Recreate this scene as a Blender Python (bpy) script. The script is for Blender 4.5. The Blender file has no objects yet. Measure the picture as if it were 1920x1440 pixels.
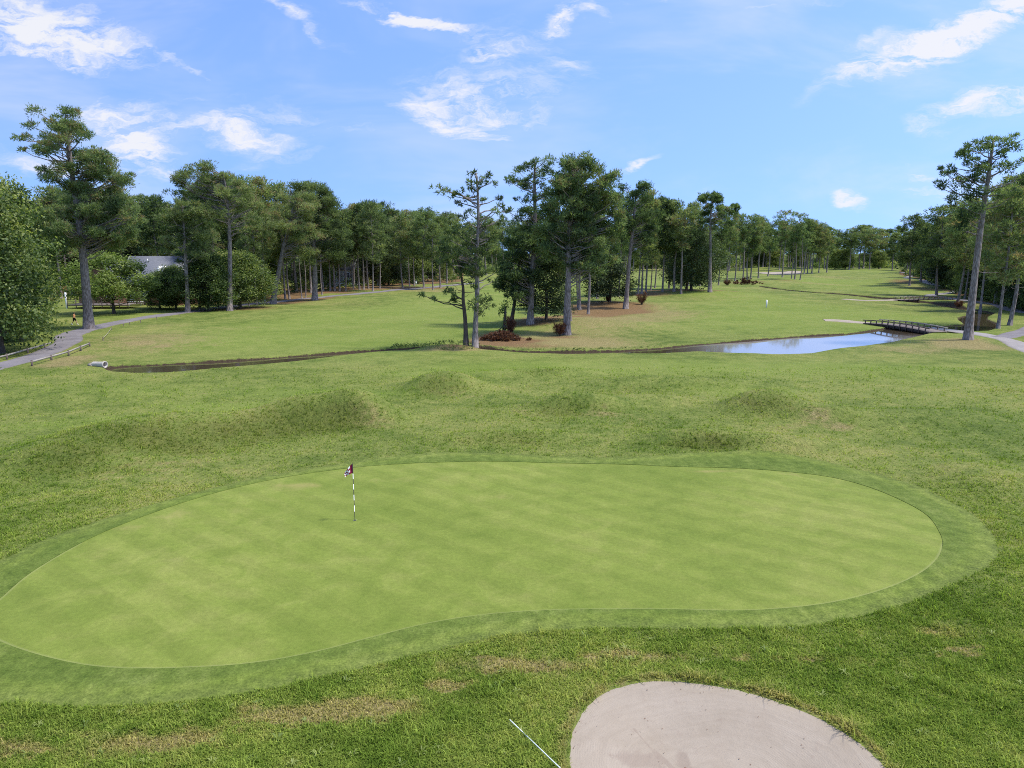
import bpy, math, random
import numpy as np
from mathutils import Vector, Matrix
from mathutils.geometry import delaunay_2d_cdt

R = math.radians
SC = bpy.context.scene
COL = SC.collection

# ------------------------------------------------------------------ camera, sky, sun, exposure
CAM_H = 10.0
PITCH = R(10.43)
FPX = 1333.0                       # focal length in pixels of a 1920 px wide picture
cam_d = bpy.data.cameras.new('camera')
cam_d.sensor_width = 36.0
cam_d.lens = FPX / 1920 * 36.0
cam_d.clip_start = 0.5
cam_d.clip_end = 9000
cam = bpy.data.objects.new('camera', cam_d)
COL.objects.link(cam)
cam.location = (0, 0, CAM_H)
cam.rotation_euler = (R(90) - PITCH, 0, 0)
SC.camera = cam

SUN_EL, SUN_AZ = R(61), R(94)      # azimuth clockwise from the view direction (+Y)
sun_d = bpy.data.lights.new('sun', 'SUN')
sun_d.energy = 2.3
sun_d.angle = R(6.0)
sun_d.color = (1.0, 0.955, 0.87)
sun = bpy.data.objects.new('sun', sun_d)
COL.objects.link(sun)
sv = Vector((math.sin(SUN_AZ) * math.cos(SUN_EL), math.cos(SUN_AZ) * math.cos(SUN_EL), math.sin(SUN_EL)))
sun.rotation_euler = sv.to_track_quat('Z', 'Y').to_euler()

SC.view_settings.view_transform = 'Standard'
SC.view_settings.look = 'None'
SC.view_settings.exposure = 1.06
SC.view_settings.gamma = 1.0
SC.cycles.max_bounces = 6
SC.cycles.use_denoising = False
SC.cycles.pixel_filter_type = 'BLACKMAN_HARRIS'
SC.cycles.filter_width = 1.0
SC.cycles.diffuse_bounces = 3
SC.cycles.glossy_bounces = 3
SC.cycles.transparent_max_bounces = 8


class NT:
    """small helper for building node trees"""
    def __init__(s, nt):
        s.nt = nt
        s.n = nt.nodes
        s.l = nt.links

    def add(s, t, **kw):
        n = s.n.new(t)
        for k, v in kw.items():
            setattr(n, k, v)
        return n

    def put(s, sock, v):
        if isinstance(v, bpy.types.NodeSocket):
            s.l.new(v, sock)
        elif v is not None:
            sock.default_value = v

    def math(s, op, a, b=None, c=None, clamp=False):
        n = s.add('ShaderNodeMath', operation=op, use_clamp=clamp)
        for i, v in enumerate((a, b, c)):
            if v is not None:
                s.put(n.inputs[i], v)
        return n.outputs[0]

    def vmath(s, op, a, b=None):
        n = s.add('ShaderNodeVectorMath', operation=op)
        s.put(n.inputs[0], a)
        if b is not None:
            if op == 'SCALE':
                s.put(n.inputs['Scale'], b)
            else:
                s.put(n.inputs[1], b)
        return n.outputs[0]

    def noise(s, vec, scale, detail=3.0, rough=0.55, dist=0.0):
        n = s.add('ShaderNodeTexNoise')
        s.put(n.inputs['Vector'], vec)
        n.inputs['Scale'].default_value = scale
        n.inputs['Detail'].default_value = detail
        n.inputs['Roughness'].default_value = rough
        n.inputs['Distortion'].default_value = dist
        return n.outputs['Fac']

    def mapping(s, vec, loc=(0, 0, 0), rot=(0, 0, 0), sc=(1, 1, 1), kind='POINT'):
        n = s.add('ShaderNodeMapping', vector_type=kind)
        s.put(n.inputs['Vector'], vec)
        n.inputs['Location'].default_value = loc
        n.inputs['Rotation'].default_value = rot
        n.inputs['Scale'].default_value = sc
        return n.outputs[0]

    def mix(s, f, a, b, mode='MIX'):
        n = s.add('ShaderNodeMixRGB', blend_type=mode)
        for i, v in enumerate((f, a, b)):
            if isinstance(v, tuple) and len(v) == 3:
                v = (*v, 1.0)
            s.put(n.inputs[i], v)
        return n.outputs[0]

    def smooth(s, v, lo, hi, a=0.0, b=1.0):
        n = s.add('ShaderNodeMapRange', interpolation_type='SMOOTHSTEP')
        s.put(n.inputs[0], v)
        for i, k in enumerate((lo, hi, a, b)):
            n.inputs[i + 1].default_value = k
        return n.outputs[0]

    def lin(s, v, lo, hi, a=0.0, b=1.0):
        n = s.add('ShaderNodeMapRange')
        s.put(n.inputs[0], v)
        for i, k in enumerate((lo, hi, a, b)):
            n.inputs[i + 1].default_value = k
        return n.outputs[0]

    def ramp(s, v, stops):
        n = s.add('ShaderNodeValToRGB')
        s.put(n.inputs[0], v)
        e = n.color_ramp.elements
        while len(e) < len(stops):
            e.new(0.5)
        for k, (p, c) in enumerate(stops):
            e[k].position = p
            e[k].color = (*c, 1.0)
        return n.outputs[0]

    def attr(s, name):
        return s.add('ShaderNodeAttribute', attribute_name=name).outputs['Fac']


ct, st = math.cos(PITCH), math.sin(PITCH)


def ray(px, py):
    a, b = (px - 960) / FPX, (720 - py) / FPX
    return a, ct + b * st, -st + b * ct


def uv_dir(px, py):
    a, b, c = ray(px, py)
    return a / b, c / b


world = bpy.data.worlds.new('World')
SC.world = world
world.use_nodes = True
w = NT(world.node_tree)
w.n.clear()
sky = w.add('ShaderNodeTexSky', sky_type='NISHITA')
sky.sun_disc = False
sky.sun_elevation = SUN_EL
sky.sun_rotation = SUN_AZ
sky.air_density = 1.0
sky.dust_density = 0.6
sky.ozone_density = 2.2
sky.altitude = 0
gen = w.add('ShaderNodeTexCoord').outputs['Generated']
w.put(sky.inputs[0], w.vmath('NORMALIZE', w.vmath('ADD', w.vmath('MULTIPLY', w.vmath('MAXIMUM', gen, (-1, -1, 0)), (1, 1, 0.72)), (0, 0, 0.30))))
sp = w.add('ShaderNodeSeparateXYZ')
w.put(sp.inputs[0], gen)
dyc = w.math('MAXIMUM', sp.outputs[1], 0.02)
cu = w.math('DIVIDE', sp.outputs[0], dyc)
cv = w.math('DIVIDE', sp.outputs[2], dyc)
cmb = w.add('ShaderNodeCombineXYZ')
w.put(cmb.inputs[0], cu)
w.put(cmb.inputs[1], cv)
uv = cmb.outputs[0]
# ragged edges: shift the lookup with noise
nz = w.add('ShaderNodeTexNoise')
w.put(nz.inputs['Vector'], w.mapping(uv, sc=(5, 11, 1)))
nz.inputs['Scale'].default_value = 1.6
nz.inputs['Detail'].default_value = 5
nz.inputs['Roughness'].default_value = 0.62
off = w.vmath('SCALE', w.vmath('SUBTRACT', nz.outputs['Color'], (0.5, 0.5, 0.5)), 0.075)
uvd = w.vmath('ADD', uv, off)
# cirrus wisps: (px, py, half length px, half width px, tilt deg (up to the right +), strength)
WISPS = [
    (60, 35, 190, 46, -12, 1.0), (100, 75, 150, 30, -14, 0.75), (60, 105, 120, 12, -10, 0.7),
    (535, 20, 70, 12, -42, 0.75), (600, 60, 90, 26, -35, 0.22), (755, 32, 100, 9, -15, 0.95), (860, 60, 120, 14, -10, 0.45),
    (345, 124, 60, 7, -22, 0.6), (350, 62, 40, 8, -20, 0.3),
    (245, 250, 95, 60, -38, 1.0), (265, 285, 70, 22, -40, 0.55), (450, 255, 105, 22, -8, 0.8), (420, 215, 200, 38, -8, 0.38),
    (640, 222, 190, 22, -5, 0.3), (500, 300, 110, 18, 8, 0.35), (880, 195, 125, 42, -14, 0.75), (850, 235, 110, 22, -22, 0.7),
    (915, 108, 45, 16, 5, 0.8), (1048, 40, 42, 16, 28, 0.95), (1120, 32, 34, 14, -12, 0.7), (1080, 125, 55, 22, -20, 0.35),
    (960, 100, 160, 90, 0, 0.28), (1000, 190, 90, 60, 0, 0.28), (1190, 303, 48, 8, 22, 0.9), (1155, 338, 14, 16, 0, 0.5),
    (1240, 5, 90, 12, 8, 0.5), (1450, 4, 140, 8, 3, 0.5),
    (1770, 68, 210, 26, 22, 1.1), (1860, 45, 130, 26, 28, 0.8), (1700, 92, 120, 16, 16, 0.5), (1630, 75, 60, 16, 16, 0.45), (1730, 110, 180, 50, 18, 0.25),
    (1850, 193, 115, 22, 10, 1.15), (1895, 215, 60, 16, 10, 0.4), (1750, 240, 60, 16, -14, 0.5), (1725, 312, 32, 12, -30, 0.6),
    (1700, 300, 70, 20, -20, 0.25), (1735, 358, 70, 14, -6, 0.7), (1585, 375, 38, 16, -22, 0.7), (1595, 390, 34, 12, -10, 0.45),
    (1360, 360, 80, 9, 2, 0.3), (1310, 110, 90, 18, -16, 0.18), (60, 290, 130, 34, -4, 0.45), (40, 215, 90, 30, 4, 0.25), (120, 310, 120, 14, -4, 0.35),
]
acc = None
for (px, py, hl, hw, tilt, k) in WISPS:
    u0, v0 = uv_dir(px, py)
    m = w.mapping(uvd, loc=(u0, v0, 0), rot=(0, 0, R(tilt)), sc=(hl * 1.45 / FPX, hw * 1.45 / FPX, 1), kind='TEXTURE')
    g = w.add('ShaderNodeTexGradient', gradient_type='SPHERICAL')
    w.put(g.inputs[0], m)
    if acc is None:
        acc = w.math('MULTIPLY', g.outputs['Fac'], k)
    else:
        acc = w.math('MULTIPLY_ADD', g.outputs['Fac'], k, acc)
fil = w.noise(w.mapping(uvd, rot=(0, 0, R(-12)), sc=(7, 26, 1)), 1.5, 6, 0.68)
fine = w.noise(w.mapping(uvd, rot=(0, 0, R(14)), sc=(22, 60, 1)), 1.5, 4, 0.65)
tex = w.math('ADD', w.lin(fil, 0.34, 0.70, 0.12, 1.55), w.lin(fine, 0.3, 0.7, -0.22, 0.22))
dens = w.smooth(w.math('MULTIPLY', acc, tex), 0.03, 1.0)
veil = w.noise(w.mapping(uv, loc=(3.1, 1.7, 0), rot=(0, 0, R(-9)), sc=(1.5, 5.5, 1)), 1.5, 5, 0.6, 0.5)
veil = w.smooth(veil, 0.40, 0.78, 0.0, 0.40)
front = w.smooth(sp.outputs[1], 0.1, 0.4)
up = w.smooth(sp.outputs[2], 0.0, 0.06)
dens = w.math('MULTIPLY', w.math('MULTIPLY', w.math('MAXIMUM', dens, veil), front), up)
# behind the camera: soft procedural cloud so the sky light is even
back = w.noise(gen, 2.2, 5, 0.6)
dens = w.math('MAXIMUM', dens, w.math('MULTIPLY', w.smooth(back, 0.5, 0.75, 0, 0.8), w.math('SUBTRACT', 1.0, front)))
hs = w.add('ShaderNodeHueSaturation')
w.put(hs.inputs['Color'], sky.outputs[0])
hs.inputs['Saturation'].default_value = 1.12
hs.inputs['Value'].default_value = 0.95
skyc = w.mix(1.0, hs.outputs[0], (0.95, 0.90, 0.985), 'MULTIPLY')
CLOUD = 2.95
skycol = w.mix(w.math('MULTIPLY', dens, 0.92), skyc, (CLOUD, CLOUD * 1.0, CLOUD * 1.04))
bg = w.add('ShaderNodeBackground')
w.put(bg.inputs[0], skycol)
bg.inputs[1].default_value = 0.15
wo = w.add('ShaderNodeOutputWorld')
w.l.new(bg.outputs[0], wo.inputs[0])


# ------------------------------------------------------------------ pixel -> place
def G(px, py, z=0.0):
    a, b, c = ray(px, py)
    t = (CAM_H - z) / -c
    return a * t, b * t


def z_on_ray(px, py, y):
    a, b, c = ray(px, py)
    return CAM_H + c * y / b


def x_on_ray(px, py, y):
    a, b, c = ray(px, py)
    return a * y / b


def ppm(y):
    """photo pixels per metre near the horizon at depth y"""
    return FPX * ct / y


# ------------------------------------------------------------------ signed distances
def seg_d2(x, y, ax, ay, bx, by):
    dx, dy = bx - ax, by - ay
    L = dx * dx + dy * dy + 1e-12
    t = np.clip(((x - ax) * dx + (y - ay) * dy) / L, 0, 1)
    return (x - ax - t * dx) ** 2 + (y - ay - t * dy) ** 2


def poly_sdf(x, y, P):
    """positive inside"""
    x = np.asarray(x, float)
    y = np.asarray(y, float)
    out = np.full(x.shape, -99.0)
    P = np.asarray(P, float)
    m = 6.0
    sel = (x > P[:, 0].min() - m) & (x < P[:, 0].max() + m) & (y > P[:, 1].min() - m) & (y < P[:, 1].max() + m)
    xs, ys = x[sel], y[sel]
    d2 = np.full(xs.shape, 1e9)
    ins = np.zeros(xs.shape, bool)
    n = len(P)
    for i in range(n):
        ax, ay = P[i]
        bx, by = P[(i + 1) % n]
        d2 = np.minimum(d2, seg_d2(xs, ys, ax, ay, bx, by))
        c = (ay > ys) != (by > ys)
        ins ^= c & (xs < (bx - ax) * (ys - ay) / ((by - ay) if abs(by - ay) > 1e-12 else 1e-12) + ax)
    out[sel] = np.sqrt(d2) * np.where(ins, 1, -1)
    return out


def line_d(x, y, L):
    x = np.asarray(x, float)
    y = np.asarray(y, float)
    d2 = np.full(x.shape, 1e9)
    for (ax, ay), (bx, by) in zip(L[:-1], L[1:]):
        d2 = np.minimum(d2, seg_d2(x, y, ax, ay, bx, by))
    return np.sqrt(d2)


def catmull(P, n, closed=False):
    P = [np.array(p, float) for p in P]
    out = []
    N = len(P)
    rng_ = range(N) if closed else range(N - 1)
    for i in rng_:
        if closed:
            p0, p1, p2, p3 = P[i - 1], P[i], P[(i + 1) % N], P[(i + 2) % N]
        else:
            p0, p1, p2, p3 = P[max(i - 1, 0)], P[i], P[i + 1], P[min(i + 2, N - 1)]
        for k in range(n):
            t = k / n
            out.append(0.5 * (2 * p1 + (p2 - p0) * t + (2 * p0 - 5 * p1 + 4 * p2 - p3) * t * t + (3 * p1 - p0 - 3 * p2 + p3) * t ** 3))
    if not closed:
        out.append(P[-1])
    return np.array(out)


def smoothstep(a, b, v):
    t = np.clip((v - a) / (b - a), 0, 1)
    return t * t * (3 - 2 * t)


# ------------------------------------------------------------------ terrain heights
# (px, py, along px, across px, tilt deg, height m): grassy mounds, centre on the photograph's ground point
def mound(px, py, rx, ry, hgt, rot=0.0):
    x, y = G(px, py)
    d = y / ct
    return (x, y, rx * d / FPX, ry * d * d / (CAM_H * FPX), hgt * (1.25 if 700 < py < 900 else 1.0), R(rot))


MOUNDS = [mound(*a) for a in [
    (110, 868, 150, 24, 0.75, 10), (260, 830, 160, 20, 0.95, 12), (430, 802, 150, 15, 0.70, 10), (610, 782, 110, 13, 1.15, 4), (690, 786, 60, 10, 0.6, -8),
    (835, 728, 70, 11, 0.95, 0), (1090, 764, 90, 9, 0.75, 0), (1200, 752, 90, 8, 0.35, 0), (1440, 768, 75, 14, 1.05, 0), (1540, 785, 60, 9, 0.45, 0),
    (1260, 722, 150, 9, 0.55, 0), (1010, 705, 130, 9, 0.5, 0), (1330, 826, 120, 11, 0.55, 0), (1480, 838, 90, 10, 0.4, 0), (950, 822, 130, 9, 0.3, 0),
    (1700, 790, 160, 18, 0.5, 0), (1850, 900, 90, 30, 0.45, 0), (60, 740, 200, 14, 0.3, 0), (1720, 700, 140, 10, 0.35, 0),
    (850, 652, 70, 2.6, 0.55, 0), (1110, 610, 120, 7, 0.7, 0), (1040, 600, 90, 7, 0.5, 0), (560, 590, 160, 6, 0.6, 0), (300, 640, 160, 12, 0.45, 0),
    (1790, 640, 80, 8, 0.25, 0), (1705, 532, 46, 4.5, 1.3, 0), (1480, 534, 70, 4.0, 1.0, 0), (1470, 506, 60, 2.4, 1.6, 0), (1560, 512, 70, 3.5, 0.9, 0),
    (1180, 572, 140, 6, 0.6, 0), (1280, 552, 130, 4.5, 0.7, 0), (1380, 590, 120, 5, 0.55, 0), (1370, 556, 70, 4, 0.6, 0), (880, 560, 120, 5, 0.5, 0),
    (700, 560, 120, 6, 0.5, 0), (1810, 572, 40, 4, 0.6, 0), (1240, 515, 90, 2.5, 0.9, 0), (1620, 530, 60, 3, 0.6, 0), (1600, 575, 120, 3, 0.4, 0),
]]

# creek, pond and ditch outlines (pixel lips of the banks)
CH_W = [(196, 687), (230, 683), (300, 680), (400, 674.5), (500, 668.5), (600, 661), (660, 656.5), (720, 652.5), (790, 650), (860, 649), (907, 650.5), (940, 654),
        (985, 656.5), (1060, 656.5), (1160, 655), (1240, 650), (1300, 644), (1397, 637), (1494, 629), (1590, 623.5), (1640, 617), (1668, 612), (1700, 609),
        (1745, 611), (1780, 608.5), (1808, 606.5), (1797, 599), (1796, 594), (1822, 588), (1812, 582), (1790, 578), (1768, 575), (1740, 570), (1700, 566),
        (1640, 560), (1560, 551.5), (1480, 544), (1422, 538.2), (1425, 537), (1480, 542.0), (1560, 548.8), (1640, 556), (1700, 561), (1750, 566), (1785, 571),
        (1815, 577), (1850, 582.5), (1866, 586), (1853, 591), (1851, 597), (1872, 606), (1866, 614), (1850, 620), (1820, 620), (1790, 624), (1762, 621.5),
        (1745, 624), (1720, 630), (1690, 636), (1671, 640.5), (1640, 643.5), (1590, 650.5), (1545, 657.5), (1520, 661), (1445, 663), (1380, 661.5), (1310, 658),
        (1240, 660.5), (1160, 662.5), (1060, 662.5), (990, 660), (930, 656.5), (880, 653.5), (800, 653), (730, 655.5), (690, 659.5), (640, 666), (560, 675),
        (450, 686), (330, 694), (250, 697), (215, 696), (200, 692)]
CHANNEL = np.array([G(*p) for p in CH_W])
WATER_Z = -0.24


def hz(x, y):
    x = np.asarray(x, float)
    y = np.asarray(y, float)
    z = 0.05 * np.sin(x * 0.21 + 1.3) * np.sin(y * 0.17 + 0.4) + 0.035 * np.sin(x * 0.47 + y * 0.31) + 0.02 * np.sin(x * 0.9 - y * 0.75 + 2)
    far = smoothstep(90, 200, y)
    z = z + far * (0.22 * np.sin(x * 0.07 + 1) * np.sin(y * 0.05 + 0.7) + 0.12 * np.sin(x * 0.13 - y * 0.09))
    for (mx, my, rx, ry, hgt, rot) in MOUNDS:
        dx, dy = x - mx, y - my
        c, s = math.cos(rot), math.sin(rot)
        q = ((dx * c + dy * s) / rx) ** 2 + ((-dx * s + dy * c) / ry) ** 2
        z = z + hgt * np.exp(-(q * 0.9) ** 1.35)
    return z


def P3(px, py):
    """ground point under a photo pixel, on the terrain"""
    z = 0.0
    for _ in range(6):
        x, y = G(px, py, z)
        z = z * 0.4 + 0.6 * float(hz(x, y))
    return x, y, float(hz(x, y))


def bowl(d):
    return -0.32 * smoothstep(-0.05, 2.6, d)


GREEN_PX = [(-22, 1180), (-24, 1155), (-14, 1138), (6, 1118), (60, 1073), (150, 1020), (250, 976), (400, 926), (520, 898), (640, 880), (760, 870), (880, 866), (1000, 867.5),
            (1100, 870), (1250, 875), (1350, 877.5), (1450, 883), (1550, 894), (1620, 911), (1690, 939), (1738, 967), (1762, 1000), (1767, 1025), (1756, 1050),
            (1722, 1078), (1655, 1107), (1570, 1129), (1480, 1141), (1380, 1146), (1250, 1143.5), (1120, 1143.5), (1000, 1147), (900, 1155), (800, 1171), (700, 1196),
            (600, 1222), (500, 1241), (400, 1251), (280, 1255), (180, 1251), (90, 1234), (20, 1212), (-10, 1197)]
FRINGE_PX = [(-260, 1250), (-300, 1190), (-200, 1130), (0, 1052), (100, 1006), (300, 942), (470, 899), (600, 876), (740, 856), (850, 848), (1000, 854), (1120, 858), (1200, 857), (1330, 848),
             (1430, 845), (1550, 866), (1700, 905), (1800, 950), (1852, 990), (1872, 1030), (1852, 1062), (1760, 1108), (1640, 1150), (1500, 1175), (1300, 1180),
             (1150, 1178), (1000, 1187), (900, 1201), (750, 1238), (600, 1272), (450, 1304), (300, 1320), (150, 1326), (0, 1320), (-160, 1300)]
BUNKER_PX = [(1062, 1440), (1061, 1400), (1070, 1358), (1102, 1314), (1150, 1286), (1222, 1272), (1300, 1276), (1385, 1289), (1462, 1312), (1538, 1342), (1600, 1378),
             (1648, 1416), (1680, 1460), (1660, 1530), (1520, 1590), (1340, 1610), (1180, 1580), (1090, 1510)]
GREEN = catmull([P3(*p)[:2] for p in GREEN_PX], 6, True)
FRINGE = catmull([P3(*p)[:2] for p in FRINGE_PX], 6, True)
BUNKER = catmull([P3(*p)[:2] for p in BUNKER_PX], 6, True)
_rb = np.random.RandomState(4)
BUNKER = BUNKER + _rb.normal(0, 0.010, BUNKER.shape)

# patches of ground cover and painted slope shade: (px, py, rx px, ry px, strength)
def blob(px, py, rx, ry, k):
    x, y = G(px, py)
    d = y / ct
    return (x, y, rx * d / FPX, ry * d * d / (CAM_H * FPX), k)


DRY = [blob(*a) for a in [
    (290, 650, 150, 26, 0.62), (400, 700, 0.1, 0.1, 0), (260, 632, 120, 16, 0.5), (115, 684, 55, 9, 0.9), (140, 672, 40, 6, 0.8), (262, 648, 20, 2.2, 1.3), (305, 652, 12, 1.5, 1.2),
    (1700, 655, 120, 12, 0.75), (1790, 645, 70, 9, 0.85), (1840, 650, 60, 7, 0.9), (1815, 640, 60, 4, 0.6), (850, 656, 70, 3, 1.2), (715, 800, 50, 9, 0.45), (700, 790, 60, 10, 0.3),
    (1130, 778, 70, 6, 0.6), (1200, 790, 90, 10, 0.35), (1530, 792, 36, 8, 0.9), (1575, 805, 34, 7, 0.9), (1505, 776, 16, 5, 0.9), (1470, 800, 60, 7, 0.5),
    (560, 905, 60, 8, 0.0), (980, 1245, 130, 14, 0.75), (840, 1285, 60, 10, 0.6), (700, 1330, 120, 18, 0.85), (560, 1345, 110, 20, 0.8), (360, 1385, 70, 22, 0.9), (250, 1390, 90, 18, 0.7),
    (30, 1400, 70, 24, 0.8), (140, 1375, 90, 12, 0.45), (1150, 1225, 60, 8, 0.5), (1250, 1230, 60, 8, 0.35), (240, 900, 120, 26, 0.35), (330, 870, 120, 14, 0.45),
    (1890, 940, 60, 14, 0.35), (880, 745, 50, 6, 0.4), (1300, 745, 90, 6, 0.3), (440, 615, 110, 6, 0.35), (300, 610, 70, 5, 0.5), (650, 570, 120, 4, 0.45), (800, 545, 90, 3.5, 0.8), (700, 556, 90, 3, 0.6),
    (1450, 543, 60, 4, 0.5), (1510, 533, 70, 4, 0.75), (1560, 520, 60, 3, 0.6), (1650, 560, 60, 3, 0.25), (1820, 585, 70, 6, 0.55), (1850, 575, 50, 4, 0.7), (1780, 570, 40, 3, 0.7),
    (1730, 540, 55, 4, 0.6), (1690, 535, 30, 4, 0.4), (1250, 505, 60, 2, 0.8), (1310, 503, 30, 1.5, 0.5), (1180, 600, 130, 9, 0.6), (1250, 590, 110, 8, 0.5), (1100, 640, 130, 10, 0.55), (1300, 560, 130, 5, 0.5),
    (1590, 535, 60, 2, 0.2), (1720, 880, 40, 6, 0.2), (930, 640, 50, 8, 0.6), (1600, 640, 60, 4, 0.2), (320, 500, 1, 1, 0), (1840, 520, 60, 5, 0.8), (1760, 512, 60, 3, 0.7),
]]
STRAW = [blob(*a) for a in [
    (930, 640, 55, 7, 1.0), (985, 640, 55, 5, 0.7), (1000, 610, 40, 4, 0.8), (1055, 632, 40, 4, 0.7), (1110, 590, 50, 5, 0.9), (1130, 578, 60, 5, 0.8), (1085, 600, 60, 4, 0.7),
    (1180, 585, 60, 4, 0.6), (1210, 555, 60, 3, 0.8), (1300, 548, 70, 2.5, 0.8), (1250, 547, 60, 2, 0.8), (440, 578, 90, 4, 0.95), (360, 585, 40, 3, 0.8), (520, 566, 70, 4, 1.0),
    (590, 560, 40, 3, 1.0), (560, 558, 60, 3, 0.9), (690, 543, 50, 2.5, 1.0), (730, 541, 60, 2.0, 0.9), (640, 549, 40, 2, 0.8), (860, 653, 45, 2.5, 0.9), (1695, 534, 30, 2.5, 0.7), (1740, 542, 40, 3, 0.7),
    (165, 618, 18, 3, 0.9), (190, 610, 16, 2, 0.7), (1400, 532, 40, 2.5, 0.8), (1470, 527, 34, 2, 0.6), (1815, 640, 22, 3, 0.6), (820, 541, 50, 2, 0.5), (1060, 560, 90, 4, 0.5), (780, 540, 60, 2.5, 0.5),
]]
LUSH_SHADE = []
STRAW += [blob(*a_) for a_ in [(930, 632, 50, 14, 0.75), (1010, 605, 60, 8, 0.75), (1120, 582, 80, 9, 0.8), (1000, 650, 90, 5, 0.55), (1190, 575, 70, 7, 0.5), (1280, 549, 110, 4, 0.8)]]
DRY += [blob(*a_) for a_ in [(1010, 632, 130, 20, 0.55), (1120, 610, 130, 22, 0.7), (1220, 578, 90, 12, 0.6), (1090, 648, 160, 7, 0.5), (950, 1250, 240, 24, 0.55), (600, 1340, 300, 34, 0.55), (1780, 1180, 130, 34, 0.4), (1600, 1240, 160, 22, 0.4), (220, 1410, 240, 36, 0.55), (1230, 1235, 160, 14, 0.45), (1860, 1330, 120, 50, 0.3)]]
LUSH_SHADE = [blob(*a) for a in [  # long dark grass; on near mound slopes their shade is painted in too
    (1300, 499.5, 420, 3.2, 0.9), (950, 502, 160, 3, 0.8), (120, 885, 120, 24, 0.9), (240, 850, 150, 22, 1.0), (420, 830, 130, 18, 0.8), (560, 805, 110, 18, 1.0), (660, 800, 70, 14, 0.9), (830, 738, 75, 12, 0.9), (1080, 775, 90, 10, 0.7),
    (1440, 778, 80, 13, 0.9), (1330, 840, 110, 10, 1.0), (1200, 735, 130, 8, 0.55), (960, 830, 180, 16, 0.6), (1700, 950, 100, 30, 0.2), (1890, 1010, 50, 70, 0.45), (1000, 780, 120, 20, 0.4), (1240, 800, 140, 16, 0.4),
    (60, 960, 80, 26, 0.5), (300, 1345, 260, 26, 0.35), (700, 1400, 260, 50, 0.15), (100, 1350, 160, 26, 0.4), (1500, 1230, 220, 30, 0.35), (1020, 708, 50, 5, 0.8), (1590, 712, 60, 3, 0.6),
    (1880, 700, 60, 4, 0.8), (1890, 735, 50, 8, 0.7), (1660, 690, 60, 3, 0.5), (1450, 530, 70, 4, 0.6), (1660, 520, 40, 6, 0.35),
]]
_rd = np.random.RandomState(21)
for _c in [(980, 1246, 90, 14, 9), (840, 1286, 70, 14, 7), (690, 1326, 130, 20, 16), (540, 1348, 110, 24, 12), (340, 1388, 90, 26, 10), (30, 1396, 70, 30, 8), (1150, 1226, 80, 10, 6), (1800, 1200, 110, 30, 6), (1450, 1235, 90, 16, 5)]:
    for _k in range(_c[4]):
        DRY.append(blob(_rd.normal(_c[0], _c[2] * 0.6), _rd.normal(_c[1], _c[3] * 0.6), _rd.uniform(8, 30), _rd.uniform(2.5, 7), _rd.uniform(0.6, 1.15)))
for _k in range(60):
    LUSH_SHADE.append(blob(_rd.uniform(-50, 1950), _rd.uniform(690, 1420), _rd.uniform(20, 90), _rd.uniform(2, 7), _rd.uniform(0.2, 0.6)))
for _k in range(26):
    DRY.append(blob(_rd.uniform(0, 1920), _rd.uniform(700, 860), _rd.uniform(15, 60), _rd.uniform(2, 4), _rd.uniform(0.2, 0.5)))
LUSH_SHADE += [blob(*a_) for a_ in [(330, 850, 140, 12, 0.3), (480, 815, 120, 12, 0.3), (590, 800, 90, 9, 0.3), (1310, 838, 90, 7, 0.5), (800, 1400, 160, 60, 0.15), (1720, 1330, 160, 90, 0.15)]]
FAIR = [blob(*a) for a in [
    (80, 800, 140, 12, 0.7), (260, 785, 160, 10, 0.7), (450, 762, 160, 9, 0.8), (640, 738, 140, 9, 0.8), (830, 702, 120, 8, 0.8), (1000, 688, 160, 8, 0.8), (1400, 735, 160, 9, 0.7), (1560, 780, 90, 10, 0.5), (1650, 870, 160, 26, 0.5), (600, 620, 330, 36, 1.0), (350, 655, 160, 16, 0.3), (780, 590, 180, 36, 1.1), (300, 735, 400, 30, 0.5), (1450, 600, 300, 34, 1.0), (1560, 530, 160, 18, 1.0), (1250, 690, 420, 22, 0.75), (1150, 530, 160, 14, 1.1),
    (1700, 600, 120, 22, 0.7), (1550, 505, 120, 8, 0.8), (960, 545, 120, 40, 0.9), (500, 765, 180, 10, 0.4), (250, 590, 90, 9, 0.9), (1400, 560, 120, 22, 1.0), (1750, 720, 260, 40, 0.4), (1620, 690, 300, 14, 0.5), (1650, 1000, 1, 1, 0),
]]


def blobs(x, y, L):
    v = np.zeros(np.shape(x))
    for (bx, by, rx, ry, k) in L:
        if k:
            q = ((x - bx) / rx) ** 2 + ((y - by) / ry) ** 2
            v = v + k * np.exp(-q * 1.2)
    return v


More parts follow.
